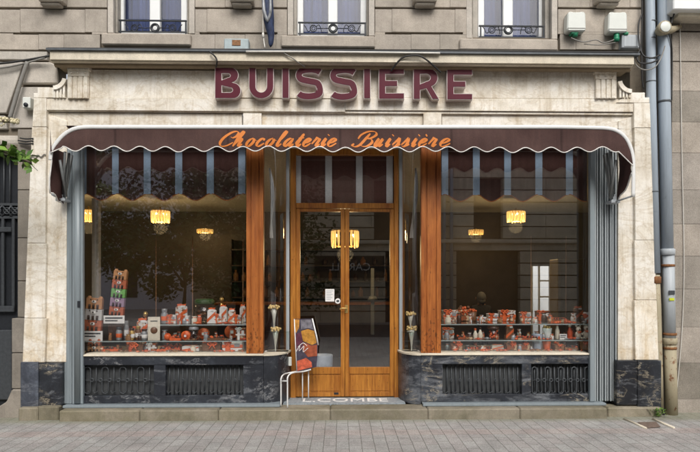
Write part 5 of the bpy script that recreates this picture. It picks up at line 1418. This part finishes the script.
        mb = MB(); mb.lathe([(r*.9, 0), (r, .005), (r, h*.5), (r*.5, h*.72), (r*.42, h*.8)], 14); LP(mb, 'bottle_body', c1 or M['cream'], t)
        mb = MB(); mb.lathe([(r*.45, h*.8), (r*.5, h*.82), (r*.6, h*.96), (r*.3, h)], 12); LP(mb, 'stopper', c2 or M['orange'], t)
    elif kind == 'bear':
        mb = MB(); mb.sphere((0, 0, h*.28), w*.42, 12, (1, .8, h*.28/(w*.42))); mb.sphere((0, -.01, h*.70), w*.34, 12, (1, .9, 1)); LP(mb, 'body', M['cream'], t)
        mb = MB()
        for s in (-1, 1): mb.sphere((s*w*.27, 0, h*.90), w*.13, 8); mb.sphere((s*w*.34, -.03, h*.10), w*.15, 8); mb.sphere((s*w*.40, -.03, h*.38), w*.12, 8, (1,1,1.4))
        LP(mb, 'ears_and_paws', M['cream'], t)
        mb = MB(); mb.sphere((0, -w*.36, h*.66), w*.12, 8); mb.sphere((-w*.13, -w*.30, h*.76), w*.04, 6); mb.sphere((w*.13, -w*.30, h*.76), w*.04, 6); LP(mb, 'muzzle', M['choc_l'], t)
        bow(t, Vector((0, -w*.36, h*.50)), w*.26)
    elif kind == 'figure':
        mb = MB(); mb.lathe([(w*.42, 0), (w*.45, h*.05), (w*.22, h*.2), (w*.30, h*.45), (w*.34, h*.62), (w*.12, h*.76)], 12); LP(mb, 'figure_body', c1 or M['gold'], t)
        mb = MB(); mb.sphere((0, 0, h*.85), h*.10, 10, (.85, 1, 1.1)); LP(mb, 'figure_head', c1 or M['gold'], t)
    elif kind == 'pail':
        r = w / 2
        mb = MB(); mb.lathe([(r*.78, 0), (r*.8, .004), (r*.98, h*.97), (r, h), (r*.95, h), (r*.9, h*.9)], 20); LP(mb, 'pail_wall', c1 or M['tube_blue'], t)
        mb = MB(); mb.lathe([(r*.88, h*.9), (r*.9, h*.93)], 16); LP(mb, 'pail_filling', M['choc'], t)
    elif kind == 'ball':
        r = min(w, h) / 2
        mb = MB(); mb.sphere((0, 0, r*.98), r, 14); LP(mb, 'wrapped_ball', c1 or M['orange'], t)
        bow(t, Vector((0, -r*.5, r*1.85)), r*.45, 'orange_d')
    elif kind == 'pot':
        r = w / 2
        mb = MB(); mb.lathe([(r*.72, 0), (r*.75, .004), (r, h*.7), (r*.96, h*.7)], 18); LP(mb, 'pot_wall', c1 or M['white'], t)
        mb = MB()
        for i in range(14): mb.sphere((rg.uniform(-.75,.75)*r, rg.uniform(-.75,.75)*r, h*rg.uniform(.68,.9)), r*.25, 7)
        LP(mb, 'sweets', c2 or M['gold'], t)
    return t

def bears(x0, x1, y0, y1, sh, cols, label, lean):
    b, k = base(x0, x1, y1, sh); w = (x1 - x0) * k; h = (y1 - y0) * k; n = len(cols)
    if sh == 2:
        b.y = .28 + (.20 if lean > 5 else .14); k = (b.y - CAMY) / F; zb = b.z - .001; b = P((x0 + x1) / 2, y1, b.y); w = (x1 - x0) * k; h = (y1 - y0) * k
        mb = MB(); mb.box(b.x - w*.5, b.x + w*.5, b.y - .03, b.y + .04, zb, b.z - .001, .003); tag(mb.build('riser_box', M['choc']), 'dark box the %s stack of bear boxes stands on' % ('tall leaning' if lean > 5 else 'shorter'), 'box')
    t = thing('bear_display', label, 'display', b); t.rotation_euler = (0, R(lean), 0)
    hh = h * .94 / n
    for i, c in enumerate(cols):
        z = (n - 1 - i) * hh; s = w * (.92 if i else .86) / 2
        mb = MB(); mb.box(-s, s, -.03, .03, z + .001, z + hh - .002, .004); top = i == 0
        if top or i == 2:
            for q in (-1, 1): mb.tube([(q*s*.72, .01, z + hh), (q*s*.72, -.012, z + hh)], s*.24, 10)
        o = LP(mb, 'bear_box', M[c], t)
        mb = MB()
        mb.sphere((0, -.032, z + hh*.66), s*.26, 10, (1.2, .35, .8)); o2 = LP(mb, 'muzzle', M['white'], o)
        mb = MB(); mb.sphere((0, -.042, z + hh*.72), s*.10, 8); 
        for q in (-1, 1): mb.sphere((q*s*.42, -.031, z + hh*.84), s*.09, 6)
        for q in (-1, 0, 1): mb.tube([(q*s*.5, -.034, z + hh*.05), (q*s*.5, -.036, z + hh*.42)], s*.15, 8)
        LP(mb, 'chocolate_bears', M['choc'], o)
    return t
bears(109, 124, 268, 315.5, 2, ('bear_tan', 'bear_red', 'bear_green', 'bear_mauve', 'bear_red'), 'tall leaning stack of bear boxes in tan, red, green and mauve', 6)
bears(84, 102, 296, 331, 2, ('bear_tan', 'bear_white', 'bear_red'), 'shorter stack of tan and white bear boxes near the shutter', 4)
bears(88, 102, 341.5, 353, 0, ('bear_red', 'bear_tan'), 'low pair of reddish bear boxes at the bottom left corner of the window', 0)
I = item
# the two bear stacks stand on boxes that carry the price cards
for x0, x1, y0, y1, Y_, lab in ((103.5, 124.5, 315.5, 323.5, .43, 'white price card under the tall bear stack'), (81.5, 102.5, 331, 340.5, .37, 'white price card under the shorter bear stack')):
    t = thing('price_card', lab, 'card', P((x0+x1)/2, y1, Y_))
    mb = MB(); mb.pbox(x0, y0, x1, y1, Y_, .006, .001); mb.build('card_face', M['white'], t)
    mb = MB(); mb.pbox(x0 + 1.5, y0 + 1.8, x1 - 2, y0 + 3.2, Y_ - .002, .0015)
    mb.pbox(x0 + 1.5, y0 + 4.6, x1 - 7, y0 + 5.8, Y_ - .002, .0015); mb.build('print_lines', M['iron_grey'], t)
# left window, left half, on the lower shelf
I('box', 128, 135.5, 314, 325, 2, 'small white and orange box left of the tall ribboned bag', rz=0)
I('bag', 137, 149, 303.5, 324, 2, 'tall white bag with orange ruffle, left of the leaflet card')
I('card', 148, 160, 317, 340, 2, 'tall cream leaflet card with a brown round picture', col='cream', rz=8)
for x0, x1, y0, y1, c, c2, lab in ((116, 122, 327, 340, 'silver', 'iron_grey', 'grey jar with dark lid at the left end of the jar cluster'), (123, 129, 321, 339, 'silver', 'silver', 'tall grey jar in the jar cluster by the price card'), (129, 135, 328, 340, 'gold', 'choc', 'gold jar with brown lid in the jar cluster'), (135.5, 141, 326, 340, 'choc_l', 'gold', 'brown jar with gold lid in the jar cluster'), (141, 147.5, 329, 340, 'silver', 'choc', 'grey jar with brown lid just left of the leaflet card'), (132, 137, 320, 332, 'choc_l', 'orange_d', 'brown jar with orange lid at the back of the jar cluster'), (139, 145, 322, 333, 'gold', 'silver', 'gold jar with silver lid at the back of the jar cluster')):
    I('jar', x0, x1, y0, y1, 2, lab, col=c, col2=c2)
I('tray', 105, 121, 344, 351, 0, 'orange tray of chocolates beside the reddish bear boxes')
I('basket', 127, 146, 342, 353, 0, 'dark basket of orange sweets below the jar cluster', col='choc_l')
I('box', 147.5, 157, 345, 353.5, 0, 'small deep orange box below the leaflet card', col='orange_d', col2='white')
# left window, upper shelf
I('jar', 161, 168, 309, 323.5, 1, 'grey metal jar at the left end of the upper shelf', col='silver', col2='silver')
I('box', 168, 176.5, 314, 323.5, 1, 'small white box next to the grey metal jar')
I('bag', 175.5, 188, 303.5, 321, 1, 'large white bag with orange ruffle standing behind a small white box')
I('box', 180.5, 189.5, 315, 323.5, 1, 'small white box in front of the large white bag')
I('tub', 195, 214, 299, 322, 1, 'large clear tub with a green rim lid full of sweets')
I('bag', 207.5, 216.5, 307.5, 323.5, 1, 'white bag with a broad orange ribbon right of the clear tub')
I('box', 215, 221.5, 313, 323.5, 1, 'narrow white box between two white bags right of the clear tub')
I('bag', 219.5, 227.5, 304.5, 321.5, 1, 'tallest slim white bag near the gold figurine')
I('bag', 228, 236, 308, 323.5, 1, 'white bag with orange ribbon, second from the wood post')
I('box', 234.5, 241.5, 314, 323.5, 1, 'small white box squeezed before the last bag by the wood post')
I('bag', 239.5, 246, 304, 322, 1, 'white bag half hidden behind the left wood post')
I('figure', 219, 224, 293, 318, 1, 'small gold figurine standing behind the white bags')
I('figure', 143, 148, 289, 317, 2, 'small gold figurine behind the ribboned bag in the left window')
# left window, lower shelf, right half
I('ball', 164, 171.5, 331.5, 340.5, 2, 'orange wrapped ball beside the leaflet card')
I('tray', 170.5, 182, 333, 340.5, 2, 'small orange tray between the wrapped ball and a round tin')
I('card', 173.5, 178.5, 326, 331.5, 2, 'tiny white card above the small orange tray')
I('tin', 182.5, 190, 331, 340.5, 2, 'small orange round tin left of the clear round pack')
I('tub', 189, 198.5, 327, 340.5, 2, 'clear round pack with dark sweets between two orange tins', col='choc', col2='silver')
I('tin', 199, 208.5, 328, 339, 2, 'bright orange round tin near the middle of the left window', col2='orange')
I('tray', 208.5, 224, 333, 340, 2, 'dark tray of chocolates between the two largest orange tins', col='choc_l')
I('tin', 226, 237.5, 324.5, 338.5, 2, 'largest orange round tin near the left wood post', col2='orange')
I('box', 236.5, 246, 326.5, 339.5, 2, 'dark box with white ribbon beside the largest orange tin', col='choc', col2='white')
# left window, bottom
I('tray', 160, 181, 346, 353, 0, 'broad orange tray of chocolates on the bottom bed of the left window')
I('tray', 163, 181, 340.8, 346, 0, 'narrow orange tray behind the broad one in the left window')
I('bag', 182, 200, 347.5, 353.5, 0, 'white packet lying flat beside the orange trays', rz=0)
I('basket', 202, 222, 341, 354, 0, 'wide dark basket with orange bow at the bottom of the left window', col='choc_l')
I('box', 223, 243.5, 343.5, 354, 0, 'large white box with orange ribbon at the foot of the left wood post', rz=0)
# right window, upper shelf
I('box', 442, 457, 307, 319, 1, 'white and orange box at the left end of the right window, upper shelf', rz=4)
I('basket', 456, 470, 302, 320, 1, 'brown basket heaped with orange sweets on the upper shelf', col='kraft')
I('pot', 468, 477, 306, 319, 1, 'brown pot of orange sweets next to the heaped basket', col='choc_l', col2='orange')
I('box', 476.5, 486, 316.5, 322, 1, 'low flat white box in front of the seated person', rz=0)
I('box', 487, 497.5, 311, 319, 1, 'small white box just left of the largest box on the upper shelf')
I('box', 498.5, 514.5, 307.5, 319, 1, 'largest white box with orange ribbon on the right upper shelf', rz=0)
I('box', 519.5, 530.5, 309, 318.5, 1, 'white box with a big orange bow before the dark back doorway')
I('box', 535.5, 549.5, 307.5, 318.5, 1, 'dark box with orange ribbon in front of the bright back door', col='choc')
I('tray', 545.5, 568, 314, 322, 1, 'long orange tray of sweets by the olive cupboard')
I('bag', 573, 582.5, 306, 321, 1, 'dark bag with large orange ruffle near the accordion shutter', col='choc_l')
I('bag', 582, 590, 312, 323, 1, 'small orange bag next to the accordion shutter, upper shelf', col='orange_d', col2='white')
# right window, lower shelf
I('box', 442, 453.5, 326.5, 338.5, 2, 'white and orange box at the left end of the right window, lower shelf')
I('tray', 456.5, 473, 332, 339, 2, 'brown tray with orange sweets beside the left box, lower shelf', col='kraft')
I('bottle', 473, 477.5, 328, 339.5, 2, 'left one of two small cream bottles on the lower shelf')
I('bottle', 478, 482.5, 327, 339.5, 2, 'right one of two small cream bottles, with a dark stopper', col2='choc')
I('tub', 487, 499, 326, 339.5, 2, 'clear tub of orange sweets with a dark lid, lower shelf', col='orange', col2='choc')
I('bag', 505, 513.5, 324.5, 339, 2, 'brown bag with white tag on the right lower shelf', col='choc_l')
I('tray', 516, 540, 334, 339.5, 2, 'widest orange tray on the right lower shelf', rz=0)
I('pot', 542, 552, 323.5, 338.5, 2, 'white pot heaped with golden sweets', rz=0)
I('bottle', 555, 559.5, 322, 339, 2, 'tall pale bottle right of the golden pot', col='cream')
I('bottle', 567, 572.5, 324, 339, 2, 'orange and cream bottle left of the plush bears', col='orange_d', col2='cream')
I('card', 559.5, 567, 334, 339.5, 2, 'small white card lying between the two right hand bottles')
I('bear', 574, 582, 324.5, 339.5, 2, 'left one of two cream plush bears with orange bows')
I('bear', 582, 590.5, 322.5, 339.5, 2, 'right one of two cream plush bears, against the accordion shutter')
# right window, bottom
I('basket', 450, 462.5, 343, 354.5, 0, 'kraft basket of orange sweets at the bottom near the right wood post')
I('tray', 465.5, 492, 350, 354.8, 0, 'long low orange tray at the bottom of the right window', rz=0)
I('bag', 490.5, 503.5, 348, 354, 0, 'pale packet lying flat beside the long low tray', col='cream')
I('basket', 504.5, 516.5, 343.5, 355, 0, 'square kraft basket with orange bow at the middle bottom of the right window')
I('basket', 517.5, 529, 342.5, 355, 0, 'dark basket of orange sweets just left of the pale pail', col='choc_l')
I('pail', 531.5, 542.5, 337, 353, 0, 'pale blue grey pail between two baskets', rz=0)
I('pot', 542, 551, 342, 354.5, 0, 'orange pot of dark sweets right of the pale pail', col='orange', col2='choc')
I('basket', 552, 563, 345, 355, 0, 'low kraft basket right of the orange pot')
I('tray', 563.5, 577, 347, 355, 0, 'small brown tray with orange sweets before the last basket', col='kraft')
I('basket', 578, 590, 341, 355, 0, 'tall kraft basket at the bottom beside the accordion shutter')
k_ = 0
for x0, x1, sh, n in ((100, 245, 0, 30), (445, 590, 0, 26), (165, 245, 2, 12), (445, 590, 2, 18), (445, 590, 1, 14), (168, 245, 1, 8)):
    for _ in range(n):
        px = rg.uniform(x0, x1); b, k = base(px - 1, px + 1, {0: 350, 2: 335, 1: 317}[sh] + rg.uniform(-2, 4), sh)
        b.y = {0: .245, 2: .295, 1: .315}[sh] + rg.uniform(0, .05); b.x = XX(px, b.y); r = rg.uniform(.010, .022)
        mb = MB(); mb.sphere((0, 0, r*.8), r, 10, (1.2, 1, .8)); mb.tube([(-r*1.1, 0, r*.8), (-r*1.5, 0, r*.8), (-r*2.0, 0, r*.9)], [r*.15, r*.3, r*.6], 6); mb.tube([(r*1.1, 0, r*.8), (r*1.5, 0, r*.8), (r*2.0, 0, r*.9)], [r*.15, r*.3, r*.6], 6)
        o = mb.build('wrapped_sweet', M[rg.choice(['orange', 'orange_d', 'orange_d', 'choc_l', 'kraft', 'silver'])]); o.location = b; o.rotation_euler = (0, 0, rg.uniform(-1, 1))
        tag(o, 'small wrapped sweet lying among the gifts in the shop windows', 'sweet', 'wrapped sweets strewn in the shop windows')
for x0, x1, sh, n in ((84, 245, 0, 20), (443, 590, 0, 16), (108, 245, 2, 16), (443, 590, 2, 20), (443, 590, 1, 14), (166, 245, 1, 10)):
    for i in range(n):
        px = x0 + (x1 - x0) * (i + rg.uniform(.2, .8)) / n; b, k = base(px - 1, px + 1, 330, sh)
        b.y = {0: .31, 2: .35, 1: .39}[sh] + rg.uniform(.0, .16); b.x = XX(px, b.y)
        w = rg.uniform(.035, .07); h = rg.uniform(.05, .12) if sh else rg.uniform(.04, .09); m_ = M[rg.choice(['print_a', 'print_b', 'print_b', 'kraft', 'choc', 'cream', 'silver', 'orange_d'])]
        t = thing('sweet_packet', 'small packet of sweets tucked between the larger gifts in the shop windows', 'packet', b, 'sweet packets between the gifts'); t.rotation_euler = (rg.uniform(-.12, .02), 0, rg.uniform(-.5, .5))
        mb = MB(); mb.grid([[(w*.5*math.cos(a)*(1 if j < 3 else .55 if j == 3 else 1.05), .022*math.sin(a)*(1 if j < 3 else .4), h*(0, .25, .6, .8, 1)[j]) for a in [2*math.pi*q/12 for q in range(13)]] for j in range(5)])
        LP(mb, 'wrapper', m_, t)
        mb = MB(); mb.tube([(w*.29*math.cos(a), .011*math.sin(a), h*.8) for a in [2*math.pi*q/10 for q in range(10)]], .0035, 5, True); LP(mb, 'tie', M[rg.choice(['orange', 'gold', 'white'])], t)
# corner cases: tall flutes with dried flowers
def flute(px, w, y0, yb, Y, label):
    z = zs2 if yb > 345 else None
    c = P(px, yb, Y); k = (Y - CAMY) / F; h = (yb - y0) * k; r = w * k / 2
    t = thing('flower_flute', label, 'vase', c, None)
    mb = MB(); mb.lathe([(r*.7, 0), (r*.7, .005), (r*.16, .012), (r*.14, h*.25), (r*.30, h*.5), (r*.62, h*.86)], 16, c); mb.build('glass_stem', M['clear_pale'], t)
    mb = MB()
    for i in range(26):
        a = rg.uniform(0, 6.28); q = r * math.sqrt(rg.random()) * 1.0
        mb.sphere(c + Vector((q*math.cos(a), q*math.sin(a), h*.90 + rg.uniform(-.03, .08)*h)), r*.24, 7)
    mb.build('dried_flowers', M['blossom_gold'], t)
M['clear_pale'] = plain('flute_frost', (.42,.42,.36), .25); M['blossom_gold'] = plain('dried_blossom', (.62,.45,.18), .8, 0, .3, 80)
for z_, lab, x0, x1, zz in (('L', 'left', 265, 289, 331.5), ('R', 'right', 402, 419, 332)):
    z = ZZ(zz, .34)
    mb = MB(); mb.box(XX(x0, .36), XX(x1, .36), .30, .44, z - .006, z); tag(mb.build('glass_ledge', M['glass_shelf']), 'small glass ledge inside the %s curved corner case' % lab, 'ledge')
flute(274, 10.5, 305, 331, .38, 'upper flute of dried flowers in the left curved corner case')
flute(275.5, 10.5, 327, 354, .38, 'lower flute of dried flowers in the left curved corner case')
flute(410.5, 10, 312, 331.5, .38, 'upper flute of dried flowers in the right curved corner case')
flute(411.5, 11, 326, 353.5, .38, 'lower flute of dried flowers in the right curved corner case')
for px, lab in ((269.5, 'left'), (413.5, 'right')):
    t = thing('reflection_streak', 'pale strip added as a mirrored streak high in the %s curved corner case' % lab, 'reflection', P(px, 240, .42))  # pale strip added in place of the wavy streak mirrored on the glass
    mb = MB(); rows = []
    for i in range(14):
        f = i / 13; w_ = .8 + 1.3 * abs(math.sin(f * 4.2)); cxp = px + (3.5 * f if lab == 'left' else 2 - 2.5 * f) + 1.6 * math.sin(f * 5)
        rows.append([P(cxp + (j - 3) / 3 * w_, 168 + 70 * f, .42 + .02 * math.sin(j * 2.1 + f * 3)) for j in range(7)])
    mb.grid(rows); mb.build('streak_strip', plain('streak_strip', (.30,.28,.25), .9), t)
for side in 'LR':
    xa, xb = (XX(264, .3), XX(289, .45)) if side == 'L' else (XX(402, .45), XX(420, .3))
    mb = MB(); mb.box(xa, xb, .30, DYD - .07, zs2 - .03, zs2 - .001); 
    q = mb.build('case_bed', M['white']); tag(q, 'white gravel bed at the bottom of the %s corner case' % ('left' if side == 'L' else 'right'), 'display bed')

# ================================================================ ACROSS THE STREET (seen only mirrored in the panes)
OY = -13.5
ob = thing('town_house', 'beige stone town house across the street, mirrored in the shop panes', 'building', (0, OY, 0))
M['opp'] = stone('opposite_stone', (.78,.70,.56), (.60,.51,.38), .1, 3)
mb = MB()
z = .0; k = 0
while z < 8.4:
    hgt = .42
    xs = [-5, -2.4, -1.3, 1.2, 2.3, 4.6, 5.6, 8.2, 9.3, 16] if 2.9 < z < 4.9 or 5.6 < z < 7.6 else ([-5, -3.6, -2.2, 1.6, 2.9, 4.0, 6.2, 16] if z < 2.4 else [-5, 16])
    for i in range(0, len(xs), 2):
        x = xs[i]
        while x < xs[i+1] - .01:
            x2 = min(x + 1.1 + .2 * (k % 3), xs[i+1]); mb.box(x, x2 - .012, OY - .3, OY, z, z + hgt - .035, 0); x = x2; k += 1
    z += hgt
mb.build('wall', M['opp'], ob)
mb = MB(); mb.box(-5, 16, OY - .4, OY - .32, 0, 8.4); mb.build('dark_openings', M['room_wall'], ob)
mb = MB()
for zz in (2.75, 5.4, 8.4): mb.box(-5, 16, OY - .2, OY + .18, zz, zz + .14, .03)
mb.build('string_course', M['opp'], ob)
mb = MB(); mb.tube([(3.55, OY + .1, 0), (3.55, OY + .1, 8.4)], .06, 8); mb.tube([(3.8, OY + .1, 0), (3.8, OY + .1, 8.4)], .06, 8); mb.build('downpipe', M['zinc'], ob)
oh = thing('town_house', 'pale rendered town house far across the street behind the trees, mirrored in the left pane', 'building', (-16, -24, 0))
mb = MB(); mb.box(-42, -5.05, -24.5, -24, 0, 15); mb.build('wall', plain('pale_render', (.66,.66,.72), .9, 0, .1, 1), oh)
for i in range(9):
    for zz in (.6, 3.0):
        mb = MB(); mb.box(-40 + i*3.6, -39.2 + i*3.6, -24, -23.97, zz, zz + 1.4); mb.build('window', M['vent_back'], oh)
cs = thing('shop_sign', 'white capital letters over a shop across the street, mirrored in the door panes', 'sign', (.35, OY + .2, 2.0))
me = font_mesh('CAROLL', 'sign_lettering', M['white'], None)
xs_ = [v.co.x for v in me.vertices]; ys_ = [v.co.y for v in me.vertices]
vd = 2*(DF + .03) - OY      # mirrored depth
x0_, x1_ = XX(329, vd - .2), XX(370, vd - .2); z0_, z1_ = ZZ(270.5, vd - .2), ZZ(263, vd - .2)
for v in me.vertices:
    f = (v.co.x - min(xs_)) / (max(xs_) - min(xs_)); g_ = (v.co.y - min(ys_)) / (max(ys_) - min(ys_))
    v.co = Vector((x1_ - f * (x1_ - x0_), OY + .22 + v.co.z, z0_ + g_ * (z1_ - z0_)))
so_ = bpy.data.objects.new('sign_lettering', me); C.objects.link(so_); adopt(so_, cs)
mb = MB(); mb.box(x0_ - .5, x1_ + .5, OY + .15, OY + .2, z0_ - .25, z1_ + .25); mb.build('sign_board', M['iron'], cs)
for k, (x, y, hh) in enumerate(((-4.4, -9.8, 3.1), (-7.4, -10.2, 3.4), (-2.7, -11.2, 3.0))):
    t, lb, lq, lm_ = tree('street_tree', ['spreading street tree with a forked trunk across the street, mirrored in the left pane', 'tall street tree across the street, leftmost of the mirrored trees', 'smaller street tree across the street, mirrored beside the left wood post'][k], 'tree', (x, y, 0), hh, (x + .2, y, hh), (2.0, 1.6, 1.9), 6500, .15, M['leaf_dark'], 31 + k, 12, None, None, .09)
    lb.build('crown', M['leaf_dark'], t)

# ================================================================ LIGHT
w = bpy.data.worlds.new('World'); sc.world = w; w.use_nodes = True
nt = w.node_tree; nt.nodes.clear()
out = nt.nodes.new('ShaderNodeOutputWorld'); bg = nt.nodes.new('ShaderNodeBackground'); sky = nt.nodes.new('ShaderNodeTexSky')
sky.sky_type = 'NISHITA'; sky.sun_disc = False
EL, AZ = 45, 172
sky.sun_elevation = R(EL); sky.sun_rotation = R(AZ); sky.dust_density = 4.0; sky.air_density = 1.0; sky.ozone_density = .6
hs = nt.nodes.new('ShaderNodeHueSaturation'); hs.inputs['Saturation'].default_value = .35
nt.links.new(sky.outputs[0], hs.inputs['Color']); nt.links.new(hs.outputs[0], bg.inputs[0]); bg.inputs[1].default_value = .13
nt.links.new(bg.outputs[0], out.inputs[0])
sl_ = bpy.data.lights.new('sun', 'SUN'); sl_.energy = 1.5; sl_.angle = R(28); sl_.color = (1, .975, .94)
so = bpy.data.objects.new('sun', sl_); C.objects.link(so)
d = Vector((math.sin(R(AZ)) * math.cos(R(EL)), math.cos(R(AZ)) * math.cos(R(EL)), math.sin(R(EL))))
so.rotation_euler = d.to_track_quat('Z', 'Y').to_euler(); so.location = (0, -5, 12)

# ================================================================ CAMERA
cam = bpy.data.cameras.new('camera'); co_ = bpy.data.objects.new('camera', cam); C.objects.link(co_)
cam.sensor_width = 36; cam.lens = 36 * F / 700; cam.shift_x = -(CX - 350) / 700; cam.shift_y = (CY - 226) / 700
cam.clip_start = .05; cam.clip_end = 300
co_.location = (0, CAMY, H); co_.rotation_euler = (math.pi/2, 0, -A)
sc.camera = co_
sc.view_settings.view_transform = 'Standard'; sc.view_settings.look = 'None'; sc.view_settings.gamma = 1; sc.view_settings.exposure = .4
sc.view_settings.use_curve_mapping = False
sc.render.engine = 'CYCLES'
cy = sc.cycles; cy.use_denoising = True; cy.max_bounces = 8; cy.transparent_max_bounces = 16; cy.glossy_bounces = 4; cy.diffuse_bounces = 4
cy.caustics_reflective = False; cy.caustics_refractive = False
cy.sample_clamp_indirect = 4
